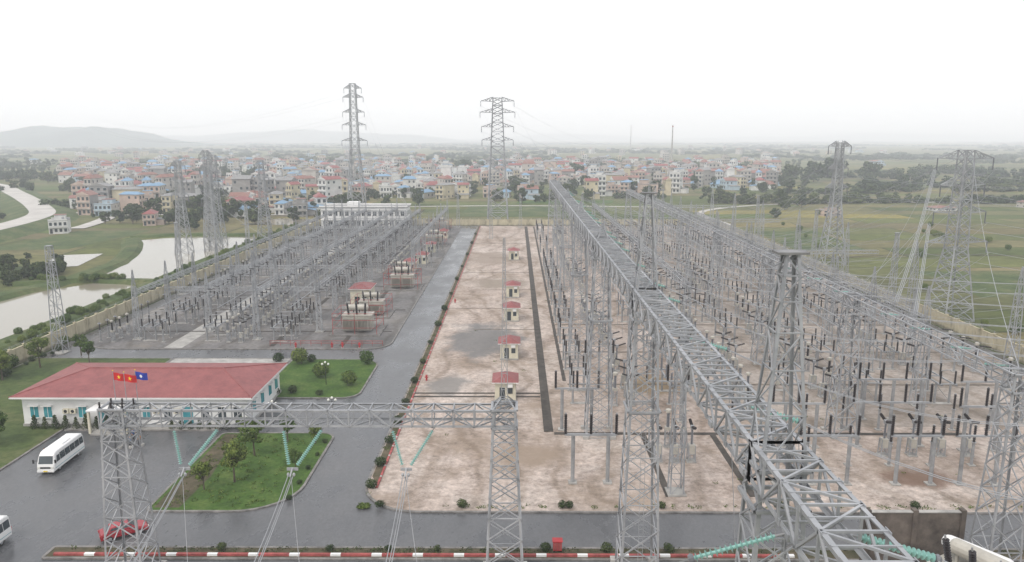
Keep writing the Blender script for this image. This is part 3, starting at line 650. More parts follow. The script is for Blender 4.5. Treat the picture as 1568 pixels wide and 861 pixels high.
# ------------------------------------------------------------------ power transformers
def transformer(name, x, y, rz=0, s=1.0, frame=True):
    e = empty(name, (x, y, 0)); e.rotation_euler[2] = rz; e.scale = (s,) * 3
    mb = MB(); mb.box(-3, -1.6, .5, 3, 1.6, 3.6, 'trafo'); mb.box(-3.15, -1.75, 3.605, 3.15, 1.75, 3.75, 'trafo')
    for i in range(9): mb.box(-2.9 + i * .7, -1.72, .7, -2.8 + i * .7, 1.72, 3.4, 'trafo')
    mb.obj('tank', e)
    mb = MB()
    for sy in (-1, 1):
        for b0 in (-2.6, .4):
            for i in range(8): mb.box(b0 + i * .28, sy * 2.0 - .05 if sy > 0 else -3.2, .9, b0 + i * .28 + .08, 3.2 if sy > 0 else -1.95, 3.3, 'trafo')
            mb.cyl((b0, sy * 2.6, 3.1), (b0 + 2.1, sy * 2.6, 3.1), .12, n=6, k='trafo')
    mb.obj('radiators', e)
    mb = MB(); mb.lathe((-2.6, .3, 5.0), (2.2, .3, 5.0), [(0, .1), (.03, .45), (.08, .6), (.92, .6), (.97, .45), (1, .1)], 14, 'trafo')
    mb.bar((-2, .3, 3.7), (-2, .3, 4.5), .2, 'trafo'); mb.bar((1.5, .3, 3.7), (1.5, .3, 4.5), .2, 'trafo'); mb.obj('conservator', e)
    mb = MB()
    for i in range(3):
        mb.insul((-1.8 + 1.7 * i, -.9, 3.7), (-1.9 + 1.9 * i, -1.7, 6.3), .26, 12, 8, 'insul_dark'); mb.cyl((-1.9 + 1.9 * i, -1.7, 6.3), (-1.92 + 1.92 * i, -1.8, 6.6), .07)
        mb.insul((-1.2 + 1.2 * i, 1.1, 3.7), (-1.2 + 1.2 * i, 1.4, 5.0), .18, 7, 8, 'insul_dark')
    mb.obj('bushings', e)
    if frame:
        mb = MB()
        for z in (1.6, 3.2, 4.6):
            for a, b2 in (((-4.5, -4), (4.5, -4)), ((4.5, -4), (4.5, 4)), ((4.5, 4), (-4.5, 4)), ((-4.5, 4), (-4.5, -4))): mb.cyl((*a, z), (*b2, z), .05, n=5, k='red_line')
        for a in ((-4.5, -4), (4.5, -4), (4.5, 4), (-4.5, 4), (0, -4), (0, 4)): mb.cyl((*a, 0), (*a, 4.6), .06, n=5, k='red_line')
        mb.obj('fire_spray_pipes', e)
    mb = MB(); mb.box(-5.2, -4.7, 0, 5.2, 4.7, .25, 'kerb'); mb.box(-4.9, -4.4, .25, 4.9, 4.4, .27, 'gravel2'); mb.box(-2.8, -1.4, .27, 2.8, 1.4, .52, 'concrete'); mb.obj('oil_pit', e)
for x, y in ((-33, 153), (-30.5, 199), (-31, 282), (-33, 326)): transformer('power_transformer', x, y)
transformer('power_transformer', -33, 168, .0, .9)
transformer('power_transformer', -33, 215, .0, .8)
transformer('shunt_reactor', 38.5, 56.5, math.radians(-60), 1.15, False)
mb = MB(); mb.lathe((37.6, 60.9, 5.2), (41.0, 56.2, 5.2), [(0, .15), (.02, .42), (.06, .58), (.1, .64), (.9, .64), (.96, .5), (1, .1)], 18, 'white')
for q in ((38.3, 59.9), (40.2, 57.3)): mb.bar((*q, 0), (*q, 4.6), .25, 'steel')
mb.obj('white_expansion_tank', smooth=True)
mb = MB(); mb.box(33.2, 65.3, -.1, 42, 65.55, 5.4, 'firewall')
for x in (33.1, 37.5, 42): mb.box(x - .22, 65.1, -.1, x + .22, 65.75, 5.7, 'firewall')
mb.box(33.35, 65.2, 5.403, 37.27, 65.65, 5.5, 'concrete'); mb.box(37.73, 65.2, 5.403, 41.77, 65.65, 5.5, 'concrete'); mb.obj('firewall')
# ------------------------------------------------------------------ gantries
def big_column(h=26.2, top=35.3, base=1.8, mid=.98, tw=.3, peak=True):
    mb = MB()
    mb.lattice((0, 0, 0), (0, 0, h), (base, base), (mid, mid), 13, .19, .075, style='x', angle=True)
    mb.lattice((0, 0, h), (0, 0, top), (mid, mid), (tw, tw), 6, .13, .055, style='zig', angle=True, k='steel')
    if peak:
        mb.box(-.64, -.4, top, .64, .4, top + .1, 'steel_dark'); mb.bar((-.6, 0, top - .5), (.6, 0, top + .05), .06); mb.bar((.6, 0, top - .5), (-.6, 0, top + .05), .06)
    for sx in (-1, 1):
        for sy in (-1, 1): mb.box(sx * base - .4, sy * base - .4, -.1, sx * base + .4, sy * base + .4, .35, 'concrete')
    for z in (h * .62, h - 1.8, h):
        q = base + (mid - base) * z / h + .12
        for a, b2 in (((-q, -q), (q, -q)), ((q, -q), (q, q)), ((q, q), (-q, q)), ((-q, q), (-q, -q))): mb.bar((*a, z), (*b2, z), .16)
    for sx in (-.2, .2): mb.bar((sx, -base, 0), (sx, -mid, h), .035)
    for i in range(60):
        t = i / 60; yb = -base + (base - mid) * t; mb.bar((-.2, yb, h * t), (.2, yb, h * t), .025)
    return mb.mesh('column_mesh')
bc = big_column(); bc2 = big_column(top=29, tw=.12, peak=False)
BY = [-3, 30.6, 64, 97.5, 131, 164.5, 198, 231.5]
for y in BY: inst('lattice_gantry_column', bc if y < 90 else bc2, (11.3, y, 0))
mb = MB(); BH = 26.2
for a, b2 in zip(BY[:-1], BY[1:]):
    n = 18 if b2 < 140 else 12
    mb.lattice((11.3, a, BH), (11.3, b2, BH), (1.15, .85), (1.15, .85), n, .2, .1, style='zig', angle=True)
    if b2 < 100:
        for i in range(n):
            t = a + (b2 - a) * (i + .5) / n
            mb.bar((11.3 - 1.15, t, BH + .85), (11.3 + 1.15, t, BH + .85), .08)
            if i % 3 == 0:
                for sx in (-1.15, 1.15): mb.box(11.3 + sx - .06, t - .3, BH - 1.0, 11.3 + sx + .06, t + .3, BH - .7, 'steel')
        for i in range(n + 1):
            t = a + (b2 - a) * i / n
            for sx in (-1, 1):
                for sz in (-1, 1): mb.box(11.3 + sx * 1.16 - .015, t - .22, BH + sz * .78 - .14, 11.3 + sx * 1.16 + .015, t + .22, BH + sz * .78 + .14, 'steel')
mb.obj('lattice_gantry_beam')
def col17(h=16.6, base=1.75, mid=1.0, spike=0):
    mb = MB(); mb.lattice((0, 0, 0), (0, 0, h), (base, base), (mid, mid), 9, .18, .085, style='x', angle=True)
    for z in (h - 1.7, h):
        q = mid + .12
        for a, b2 in (((-q, -q), (q, -q)), ((q, -q), (q, q)), ((q, q), (-q, q)), ((-q, q), (-q, -q))): mb.bar((*a, z), (*b2, z), .15)
    if spike: mb.lattice((0, 0, h), (0, 0, h + spike), (.3, .3), (.08, .08), 16, .05, .035); mb.lattice((0, 0, h), (0, 0, h + .8), (mid, mid), (.3, .3), 1, .1, .06)
    for sx in (-1, 1):
        for sy in (-1, 1): mb.box(sx * base - .35, sy * base - .35, -.1, sx * base + .35, sy * base + .35, .3, 'concrete')
    return mb
inst('lattice_gantry_column', col17().mesh('col'), (-35.4, 63.2, 0)); inst('lattice_gantry_column', col17(spike=15).mesh('col'), (-1, 63.2, 0))
mb = MB(); mb.lattice((-36.6, 63.2, 15.75), (0, 63.2, 15.75), (.95, .78), (.95, .78), 20, .19, .1, style='zig', angle=True)
for i in range(41): mb.bar((-36.6 + i * .915, 62.3, 14.95), (-36.6 + i * .915, 64.1, 14.95), .05)
for i in range(6): mb.insul((-36.5 + i * .5, 62.4 + (i % 2), 16.65), (-36.5 + i * .5, 62.4 + (i % 2), 17.2), .13, 4, 7, 'insul_dark')
mb.obj('lattice_gantry_beam')
def gstring(mb, p, q, r=.19):
    L = (V(q) - V(p)).length; nd = int(L / .19); mb.insul(p, q, r, nd, 10, 'glass', .35)
for n_, (xa, xb, xq) in enumerate(((-30.3, -26.1, -29.4), (-20.6, -16.9, -19.8), (-11.0, -7.1, -9.7))):
    mb = MB(); bt = V((xq, 62.2, 11.2))
    for xt in (xa, xb):
        tp = V((xt, 62.6, 14.9)); d = (bt - tp).normalized(); mb.cyl(tp, tp + d * .4, .04); gstring(mb, tp + d * .4, bt - d * .3 + V((.25 if xt == xb else -.25, 0, 0)))
    mb.box(bt.x - .5, bt.y - .05, bt.z - .25, bt.x + .5, bt.y + .05, bt.z, 'steel'); mb.bar(bt, bt + V((0, -.8, -.5)), .12)
    for sx in (-.25, .25): mb.lathe(bt + V((sx, -.5, -.6)), bt + V((sx, -.5, -.25)), [(0, .05), (.3, .13), (.7, .13), (1, .05)], 8, 'steel')
    mb.obj('glass_insulator_string')
    mb = MB()
    for sx in (-.22, .22, 0):
        mb.wire(bt + V((sx, -.6, -.45 - (.2 if sx == 0 else 0))), (xq + sx, 0, 15), 6.6, .04, 20, sides=5)
    mb.wire(bt + V((0, -.5, -.4)), (xq + 1.5, 58, 3), 0.3, .03, 8)
    mb.obj('overhead_conductor')
mb = MB(); mw = MB()
for y in (26, 40, 54.5, 71, 78.5, 91, 104, 111, 118, 124, 138, 145, 151, 158, 172, 178, 185, 205, 212, 219):
    for sx in ((1, -1) if y < 30 else (1,)):
        p = V((11.3 + sx * 1.15, y, BH - .85)); q = p + V((sx * 3.4, 0, -1.0)); gstring(mb, p + V((sx * .4, 0, -.1)), q); mb.cyl(p, p + V((sx * .4, 0, -.1)), .05)
        mb.lathe(q, q + V((sx * .2, 0, -.06)), [(0, .14), (.5, .2), (1, .14)], 10, 'insul_grey')
        if sx > 0:
            for s2 in (-.2, .2): mw.wire(q + V((0, s2, 0)), (44, y + s2, 18.5), 2.0, .03, 10)
            mw.wire(q, (q.x + 1.5, y, 8.5), -.4, .03, 6)
        else: mw.wire(q, (-20, y, 24), 2.5, .03, 10)
for y in (70, 76, 84, 91, 105, 115, 124): # line exits to the east
    for s2 in (-.25, .25): mw.wire((45.2, y + s2, 18.3), (175, y - 25 + s2, 27), 4.5, .035, 16)
    mw.insul((45.3, y, 18.5), (47.6, y, 18.3), .15, 11, 7, 'glass')
mb.obj('glass_insulator_string'); mw.obj('overhead_conductor')
c44 = col17(19.6, 1.6, .8).mesh('col'); Y44 = [30.6, 64, 97.5, 131, 164.5, 198, 231.5, 265, 298]
for y in Y44: inst('lattice_gantry_column', c44, (44.5, y, 0))
mb = MB()
for a, b2 in zip(Y44[1:-1], Y44[2:]): mb.lattice((44.5, a, 18.9), (44.5, b2, 18.9), (.8, .65), (.8, .65), 14, .13, .07)
mb.obj('lattice_gantry_beam')
def small_col(h, base, mid, spike):
    mb = MB(); mb.lattice((0, 0, 0), (0, 0, h), (base, base), (mid, mid), 9, .13, .06, style='zig'); mb.lattice((0, 0, h), (0, 0, h + spike), (mid, mid), (.06, .06), 4, .08, .045)
    mb.box(-base - .3, -base - .3, -.1, base + .3, base + .3, .2, 'concrete'); return mb.mesh('small_col')
sc = small_col(13.8, .8, .45, 4.6); sc15 = small_col(15.2, .75, .5, .6); sc11 = small_col(10.2, .55, .3, 3.2)
rowsR = [(18.3, sc15, 14.8, 80, 34, False), (31.5, sc, 13.2, 135, 34, True), (61, sc, 13.2, 109, 17, True), (86, sc, 13.2, 126, 34, False), (73, sc11, 9.8, 134.5, 34, True)]
beams = MB(); wr = MB()
for x, me, h, y0, pit, bm in rowsR:
    y = y0; ys = []
    while y < 335: ys.append(y); y += pit
    for y in ys: inst('gantry_column', me, (x, y, 0))
    if bm:
        for a, b2 in zip(ys[:-1], ys[1:]): beams.lattice((x, a, h), (x, b2, h), (.5, .45), (.5, .45), int(9 * pit / 17), .1, .055)
for x in (-76, -64, -52, -41, -30):
    y = 146 + (6 if x in (-64, -41) else 0); ys = []
    while y < 333: ys.append(y); y += 14
    if x == -30: ys = [q for q in ys if 205 < q]
    for y in ys: inst('gantry_column', sc11, (x, y, 0), 0, (1, 1, R.uniform(.9, 1.08)))
    for a, b2 in zip(ys[:-1], ys[1:]): beams.lattice((x, a, 9.6), (x, b2, 9.6), (.4, .35), (.4, .35), 8, .09, .05)
for y in range(158, 330, 28): beams.lattice((-76, y + 2, 7.6), (-41, y + 2, 7.6), (.35, .35), (.35, .35), 22, .08, .05, ratio=False)
for y in (186, 254, 305): beams.lattice((61, y - 9, 13.2), (86, y - 9, 13.2), (.45, .4), (.45, .4), 14, .09, .05)
beams.obj('gantry_beam')
y = 101.0
while y < 330:
    for dy in (-4.5, 0, 4.5):
        if y > 130: wr.wire((31.5, y + dy, 12.8), (44.5, y + dy, 18.3), .8, .022, 6)
        wr.wire((44.5, y + dy, 18.3), (61, y + dy, 12.8), 1.2, .022, 8); wr.wire((61, y + dy, 12.8), (86, y + dy, 12.8), 1.6, .022, 8)
        for xx, zz in ((61, 12.8), (31.5, 12.8)):
            if xx == 31.5 and y < 130: continue
            wr.insul((xx + .5, y + dy, zz), (xx + 2.1, y + dy, zz - .2), .13, 8, 6, 'insul_dark'); wr.insul((xx - .5, y + dy, zz), (xx - 2.1, y + dy, zz - .2), .13, 8, 6, 'insul_dark')
        for xx in (36, 53, 66): wr.wire((xx, y + dy, 12.3 if xx > 60 else 13), (xx + .8, y + dy, 5.6), -.3, .018, 4)
    y += 17
for x in (-76, -64, -52, -41):
    y = 148
    while y < 330:
        for dy in (0, 3.2, 6.4):
            x2 = x + (12 if x < -52 else 11); wr.wire((x, y + dy, 9.3), (x2, y + dy, 9.3), .6, .018, 5); wr.wire((x + 4, y + dy, 8.9), (x + 4.6, y + dy, 4.6), -.2, .018, 3)
            wr.insul((x + .4, y + dy, 9.3), (x + 1.6, y + dy, 9.15), .12, 6, 6, 'insul_dark')
        y += 14
wr.obj('overhead_conductor')
mb = MB()
for x in (21.5, 24.5, 27.5, 52, 55, 58): mb.cyl((x, 120, 8.2), (x, 332, 8.2), .08, n=6, k='wire')
for x in (-72, -69, -60, -57, -54.5, -48, -45.5): mb.cyl((x, 147, 6.3), (x, 332, 6.3), .07, n=6, k='wire')
mb.obj('tubular_busbar')
def post(mb, x, y, h, hi, r=.21, k='insul_dark', nd=9, base=.19):
    mb.cyl((x, y, 0), (x, y, h), base, base * .9, 8, 'post'); mb.box(x - .4, y - .4, -.02, x + .4, y + .4, .12, 'concrete'); mb.cyl((x, y, h), (x, y, h + .08), .28, n=8, k='steel')
    mb.insul((x, y, h + .08), (x, y, h + hi), r, nd, 7, k, .65); mb.cyl((x, y, h + hi), (x, y, h + hi + .12), .12, n=7, k='steel')
def eq_post(k='insul_dark', h=3.0, hi=2.2):
    mb = MB(); post(mb, 0, 0, h, hi, k=k); return mb.mesh('post')
def eq_disc(span=4.0, h=3.4, k='insul_dark', hi=2.1):
    mb = MB()
    for y in (-span, 0, span):
        for x in (-1.1, 1.1):
            mb.insul((x, y, h + .15), (x, y, h + hi), .19, 9, 7, k, .65)
        mb.cyl((-1.1, y, h + hi + .08), (0, y, h + hi + .2), .05, n=5, k='wire'); mb.cyl((1.1, y, h + hi + .08), (0, y, h + hi + .2), .05, n=5, k='wire'); mb.bar((-1.5, y, h + .08), (1.5, y, h + .08), .16)
    for x in (-1.1, 1.1): mb.bar((x, -span - .6, h), (x, span + .6, h), .2)
    for y in (-span * .75, span * .75):
        for x in (-1.1, 1.1): mb.cyl((x, y, 0), (x, y, h), .17, n=7, k='post')
        mb.bar((-1.1, y, h - .4), (1.1, y, .5), .06); mb.box(-1.5, y - .4, 0, 1.5, y + .4, .12, 'concrete')
    mb.box(-.2, span * .75 - .2, 1, .25, span * .75 + .25, 1.7, 'trafo'); return mb.mesh('disc')
def eq_ct(k='insul_grey'):
    mb = MB(); mb.lattice((0, 0, 0), (0, 0, 2.4), (.32, .32), (.32, .32), 3, .08, .05); mb.box(-.35, -.35, 2.4, .35, .35, 2.8, 'trafo'); mb.insul((0, 0, 2.8), (0, 0, 4.7), .25, 10, 8, k, .65)
    mb.lathe((0, 0, 4.7), (0, 0, 5.3), [(0, .2), (.2, .36), (.8, .36), (1, .1)], 10, 'trafo'); mb.bar((-.6, 0, 5.0), (.6, 0, 5.0), .08); mb.box(-.5, -.5, -.02, .5, .5, .12, 'concrete'); return mb.mesh('ct')
def eq_cb():
    mb = MB(); mb.lattice((0, 0, 0), (0, 0, 2.2), (.45, .45), (.4, .4), 2, .1, .06); mb.box(-.45, -.35, 1.1, .45, .35, 2.3, 'trafo'); mb.insul((0, 0, 2.3), (0, 0, 4.3), .2, 10, 8, 'insul_grey')
    mb.box(-.25, -.2, 4.3, .25, .2, 4.75, 'steel'); mb.insul((-.2, 0, 4.6), (-1.5, 0, 5.0), .2, 7, 8, 'insul_dark'); mb.insul((.2, 0, 4.6), (1.5, 0, 5.0), .2, 7, 8, 'insul_dark'); mb.box(-.6, -.6, -.02, .6, .6, .15, 'concrete'); return mb.mesh('cb')
def eq_sa():
    mb = MB(); post(mb, 0, 0, 2.7, 1.9, .18, 'insul_dark', 8); mb.lathe((0, 0, 4.35), (0, 0, 4.45), [(0, .42), (1, .42)], 10, 'steel'); return mb.mesh('sa')
P1 = eq_post(); D1 = eq_disc(); D2 = eq_disc(k='insul_grey', h=3.2); D3 = eq_disc(3.0, 3.0, hi=1.7); CT = eq_ct(); CT2 = eq_ct('insul_dark'); CB = eq_cb(); SA = eq_sa()
layR = [(9.8, 'd'), (15, 'ct'), (17.5, 'cb'), (24.5, 'd2'), (30, 'p'), (35, 'ct'), (38, 'cb'), (42, 'd'), (48, 'cb'), (50.5, 'ct2'), (54, 'd'), (65, 'd'), (69, 'cb'), (76, 'p'), (79.5, 'ct2')]
K = {'p': (P1, 'post_insulator'), 'ct': (CT, 'current_transformer'), 'ct2': (CT2, 'current_transformer'), 'cb': (CB, 'circuit_breaker'), 'sa': (SA, 'surge_arrester'), 'd': (D1, 'disconnector_switch'), 'd2': (D2, 'disconnector_switch')}
y = 112.5
while y < 333:
    for x, t in layR:
        if R.random() < .14: continue
        me, nm = K[t]
        if t[0] == 'd': inst(nm, me, (x, y + R.uniform(-.5, .5), 0))
        else:
            for dy in (-4, 0, 4): inst(nm, me, (x, y + dy, 0))
    y += 17
def portal(n, pitch, h=5.9, hi=2.6):
    mb = MB(); W = (n - 1) * pitch
    mb.bar((-1, 0, h + .1), (W + 1, 0, h + .1), .22)
    for i in range(n):
        x = i * pitch
        mb.cyl((x, 0, 0), (x, 0, h), .23, n=9, k='post'); mb.box(x - .5, -.5, -.02, x + .5, .5, .15, 'concrete')
    for i in range(n + 1):
        x = -.9 + i * (W + 1.8) / n; mb.insul((x, 0, h + .2), (x, 0, h + hi), .22, 11, 8, 'insul_dark', .65); mb.cyl((x, 0, h + hi), (x, 0, h + hi + .15), .1, n=6)
    return mb.mesh('portal')
pt2 = portal(2, 4.1); pt3 = portal(3, 4.1)
for me, x, y in ((pt2, 6.7, 82.5), (pt3, 30.6, 82.3), (pt2, 44.5, 82.3), (pt3, 52, 82.3), (pt2, 6.4, 98.8), (pt3, 31, 93.0), (pt3, 45, 93.5), (pt3, 58, 92), (pt2, 19.5, 102), (pt3, 50, 103), (pt3, 64, 102), (pt3, 66, 84)): inst('insulator_portal', me, (x, y, 0))
for x in (17.8, 19.9, 22.0):
    inst('circuit_breaker', CB, (x, 88.5, 0), 1.57); inst('current_transformer', CT, (x, 93, 0))
for i in range(8): inst('post_insulator', P1, (31 + i * 5.1, 87.5, 0)); inst('post_insulator', P1, (30 + i * 5.1, 99, 0))
for i in range(4): inst('circuit_breaker', CB, (47 + i * 3.6, 90.5, 0), 1.57)
y = 147.0
while y < 333:
    for x, t in ((-82.5, 'sa'), (-80, 'ct2'), (-73, 'd'), (-70, 'p'), (-60.5, 'd'), (-57, 'ct'), (-54.5, 'cb'), (-47, 'd'), (-44.5, 'p'), (-38, 'cb'), (-36, 'ct')):
        if x > -40 and y < 205: continue
        if R.random() < .1: continue
        me, nm = K[t]
        if t[0] == 'd': inst(nm, D3, (x, y + R.uniform(-.4, .4), 0))
        else:
            for dy in (-3, 0, 3): inst(nm, me, (x, y + dy, 0), 0, .85)
    y += 14
for y in (232, 250, 268, 300):
    for x in (-28, -26.5): inst('post_insulator', P1, (x, y, 0))
for i in range(3): inst('post_insulator', P1, (12 + 2.4 * i, 125, 0), 0, 1.1)
# ------------------------------------------------------------------ masts and towers
def tower(name, x, y, h, base, top, arms, rz=0, waist=.5, wl=.28, wb=.14):
    mb = MB(); hw = h * waist; wm = top * 1.5
    mb.lattice((0, 0, -.6), (0, 0, hw), (base, base), (wm, wm), 7, wl, wb, style='x'); mb.lattice((0, 0, hw), (0, 0, h), (wm, wm), (top, top), 11, wl * .8, wb * .85, style='x')
    for z, L in arms:
        for sx in (-1, 1):
            tip = V((sx * L, 0, z + .2))
            for sy in (-1, 1):
                a = V((sx * top, sy * top, z)); b2 = V((sx * top, sy * top, z + 1.9)); mb.bar(a, tip, wb * 1.1); mb.bar(b2, tip, wb * 1.1)
                for t in (.3, .6): mb.bar(a.lerp(tip, t), b2.lerp(tip, t), wb * .7); mb.bar(a.lerp(tip, t), b2.lerp(tip, t - .3), wb * .7)
            for t in (.25, .5, .75): mb.bar(V((sx * top, top, z)).lerp(tip, t), V((sx * top, -top, z)).lerp(tip, t), wb * .7)
            mb.insul(tip, tip - V((0, 0, 2.6)), .22, 10, 6, 'insul_grey')
    o = mb.obj(name, loc=(x, y, 0)); o.rotation_euler[2] = rz; return o
tower('transmission_tower', -84, 397, 67, 4.5, 1.4, [(64.5, 4.5), (60, 5.2), (52.5, 5.6), (46, 6.2), (38, 6.6)], wl=.42, wb=.22)
tower('transmission_tower', -8.5, 352, 57.5, 4.8, 2.0, [(56, 7.6), (51, 8.0), (44.5, 7.4), (38.5, 7.2)], waist=.62, wl=.42, wb=.22)
tower('transmission_tower', 103, 243, 38.3, 3.4, .9, [(37, 3.6), (30, 3.2), (24, 3.6)], wl=.32, wb=.17)
tower('transmission_tower', 98.5, 167, 37.2, 3.6, 1.1, [(35.3, 6.8), (29.5, 5.4), (23.5, 6.4), (16.8, 7.6)], waist=.42, rz=.15)
for x, y, h in ((-118, 264, 32), (-113, 283, 33.5), (-110, 270, 30), (-121, 296, 35), (-101, 300, 31)): tower('transmission_tower', x, y, h, 2.4, .8, [(h - 2, 2.6), (h - 7, 2.8), (h - 12, 3)], wl=.24, wb=.13)
def mast(x, y, h, b0=.9, t0=.25):
    mb = MB(); mb.lattice((0, 0, 0), (0, 0, h), (b0, b0), (t0, t0), 14, .12, .06, style='zig'); mb.box(-.5, -.5, h, .5, .5, h + .1, 'steel'); mb.box(-b0 - .2, -b0 - .2, -.3, b0 + .2, b0 + .2, .1, 'concrete'); mb.obj('lightning_mast', loc=(x, y, 0))
mast(-86, 136.5, 20.3, 1.0, .45)
for x, y in ((-86.5, 190), (-86.5, 240), (-26, 337), (86.7, 170), (90, 225), (90, 280), (2, 337), (30, 340), (60, 340), (-10, 300)): mast(x, y, 18.6 if abs(x) > 50 else 15, .7, .3)
mb = MB()
def tl(p, q, sag, r=.045): mb.wire(p, q, sag, r, 18)
for z, L in ((35.3, 6.8), (29.5, 5.4), (23.5, 6.4), (16.8, 7.6)):
    for s in (-1, 1):
        tl((98.5 + s * L, 167 + s, z - 2.2), (260, 60 + s * 8, z - 4), 6)
        tl((98.5 + s * L, 167, z - 2.2), (61, 150 + z * 1.2 * (1 if s > 0 else .8), 13.5), 1.5, .035)
        tl((98.5 + s * L, 167, z - 2.2), (61, 112 + z * .6 * (1 if s > 0 else .8), 13.5), 1.5, .035)
for z, L in ((37, 3.6), (30, 3.2), (24, 3.6)):
    for s in (-1, 1): tl((103 + s * L, 243, z - 2), (330, 300 + s * 9, z), 7); tl((103 + s * L, 243, z - 2), (86, 230 + z * .6, 13.5), 1); tl((103 + s * L, 243, z - 2), (61, 220 + z * .8, 13.5), 2, .035)
for z, L in ((64.5, 4.5), (52.5, 5.6), (38, 6.6)):
    for s in (-1, 1): tl((-84 + s * L, 397, z - 2), (-500, 900 + s * 10, z), 16, .035); tl((-84 + s * L, 397, z - 2), (-60 + s * 12, 333, 10), 3)
for z, L in ((56, 7.6), (44.5, 7.4), (38.5, 7.2)):
    for s in (-1, 1): tl((-8.5 + s * L, 352, z - 2), (180 + s * 12, 1100, z), 22, .035); tl((-8.5 + s * L, 352, z - 2), (11 + s * 6, 231, 26), 4, .035)
for i in range(4): tl((98.5, 165, 37), (44.5, 64 + i * 33.5, 20), 3, .035)
for s in (-.5, 0, .5): tl((92, 167 + s, 33), (61, 118 + s, 14), 2, .07); tl((92, 167 + s, 21), (61, 112 + s, 13), 2, .07); tl((91, 120 + s, 22), (200, 60 + s, 30), 5, .05)
for i in range(6): tl((-118 + i * 3, 264 + i * 5, 30 - i), (-60 + i * 4, 200 + i * 22, 10), 3, .04)
mb.obj('transmission_line')
# ------------------------------------------------------------------ bus, car
def profile_body(mb, prof, w, k, tumble=.0, zb=0.9, bev=.12):
    zs = [z for _, z in prof]; zm = max(zs)
    def half(z, f): return (w / 2 - tumble * max(0, (z - zb)) / max(.01, (zm - zb))) * f
    cy = sum(y for y, _ in prof) / len(prof); cz = sum(z for _, z in prof) / len(prof)
    rings = []
    for sx, ins in ((-1, bev), (-1, 0), (1, 0), (1, bev)):
        ring = []
        for y, z in prof:
            if ins: yy = y + (cy - y) / max(.01, abs(cy - y)) * min(ins, abs(cy - y)); zz = z + (cz - z) / max(.01, abs(cz - z)) * min(ins, abs(cz - z)); xx = sx * half(z, 1)
            else: yy, zz = y, z; xx = sx * (half(z, 1) - bev)
            ring.append((xx, yy, zz))
        rings.append(ring)
    n = len(prof)
    for a, b2 in zip(rings[:-1], rings[1:]):
        for j in range(n): mb.face([a[j], a[(j + 1) % n], b2[(j + 1) % n], b2[j]], k)
    mb.face(rings[0], k); mb.face(list(reversed(rings[-1])), k)
def wheels(mb, ys, x, r):
    for y in ys:
        for s in (-1, 1):
            mb.lathe((s * (x - .24), y, r), (s * x, y, r), [(0, r * .92), (.1, r), (.9, r), (1, r * .92)], 16, 'tyre'); mb.lathe((s * x, y, r), (s * (x + .015), y, r), [(0, r * .58), (1, r * .5)], 12, 'steel')
def minibus(x, y, rz=0):
    e = empty('white_minibus', (x, y, -.115)); e.rotation_euler[2] = rz
    mb = MB(); prof = [(-3.45, .35), (-3.5, .75), (-3.42, 1.25), (-3.05, 2.3), (-2.75, 2.58), (-2.3, 2.66), (2.9, 2.66), (3.3, 2.55), (3.45, 2.3), (3.5, .9), (3.45, .35)]
    profile_body(mb, prof, 2.1, 'gloss_white', .14, 1.2, .1); mb.box(-.6, -.6, 2.665, .6, 1.2, 2.8, 'gloss_white'); mb.obj('body', e)
    mb = MB()
    def hx(z): return 1.05 - .14 * max(0, z - 1.2) / 1.46 + .008
    for s in (-1, 1):
        for a, b2 in ((-2.85, -2.1), (-2.0, -.95), (-.87, .15), (.23, 1.25), (1.33, 2.3), (2.38, 3.25)):
            z0 = 1.35; z1 = 2.2 if a > -2.5 else 2.1; a2 = a + (.22 if a < -2.5 else 0)
            mb.face([(s * hx(z0), a, z0), (s * hx(z0), b2, z0), (s * hx(z1), b2, z1), (s * hx(z1), a2, z1)], 'window')
        mb.box(s * 1.06 - .01, -3.2, .72, s * 1.06 + .01, 3.3, .76, 'window_cyan')
        mb.bar((s * 1.0, -3.3, 1.7), (s * 1.3, -3.55, 1.8), .05, 'black'); mb.box(s * 1.3 - .09, -3.62, 1.5, s * 1.3 + .09, -3.52, 1.95, 'black')
    mb.face([(-.86, -3.41, 1.32), (.86, -3.41, 1.32), (.8, -3.11, 2.22), (-.8, -3.11, 2.22)], 'window')
    mb.face([(-.8, 3.50, 1.35), (.8, 3.50, 1.35), (.75, 3.485, 2.2), (-.75, 3.485, 2.2)], 'window')
    mb.box(-.6, -3.53, .78, .6, -3.5, .98, 'black'); mb.box(-1.0, -3.58, .35, 1.0, -3.49, .58, 'gloss_white'); mb.box(-.25, -3.6, .4, .25, -3.585, .54, 'flag_yel'); mb.obj('windows_and_trim', e)
    mb = MB()
    for s in (-1, 1): mb.box(s * .8 - .16, -3.535, .75, s * .8 + .16, -3.49, 1.0, 'lamp'); mb.box(s * .9 - .08, 3.49, .8, s * .9 + .08, 3.53, 1.25, 'red')
    mb.obj('lamps', e); mb = MB(); wheels(mb, (-2.3, 1.9), 1.03, .4); mb.obj('wheels', e)
minibus(-56.9, 88.0, math.radians(2)); minibus(-52.4, 66.6, math.radians(-2))
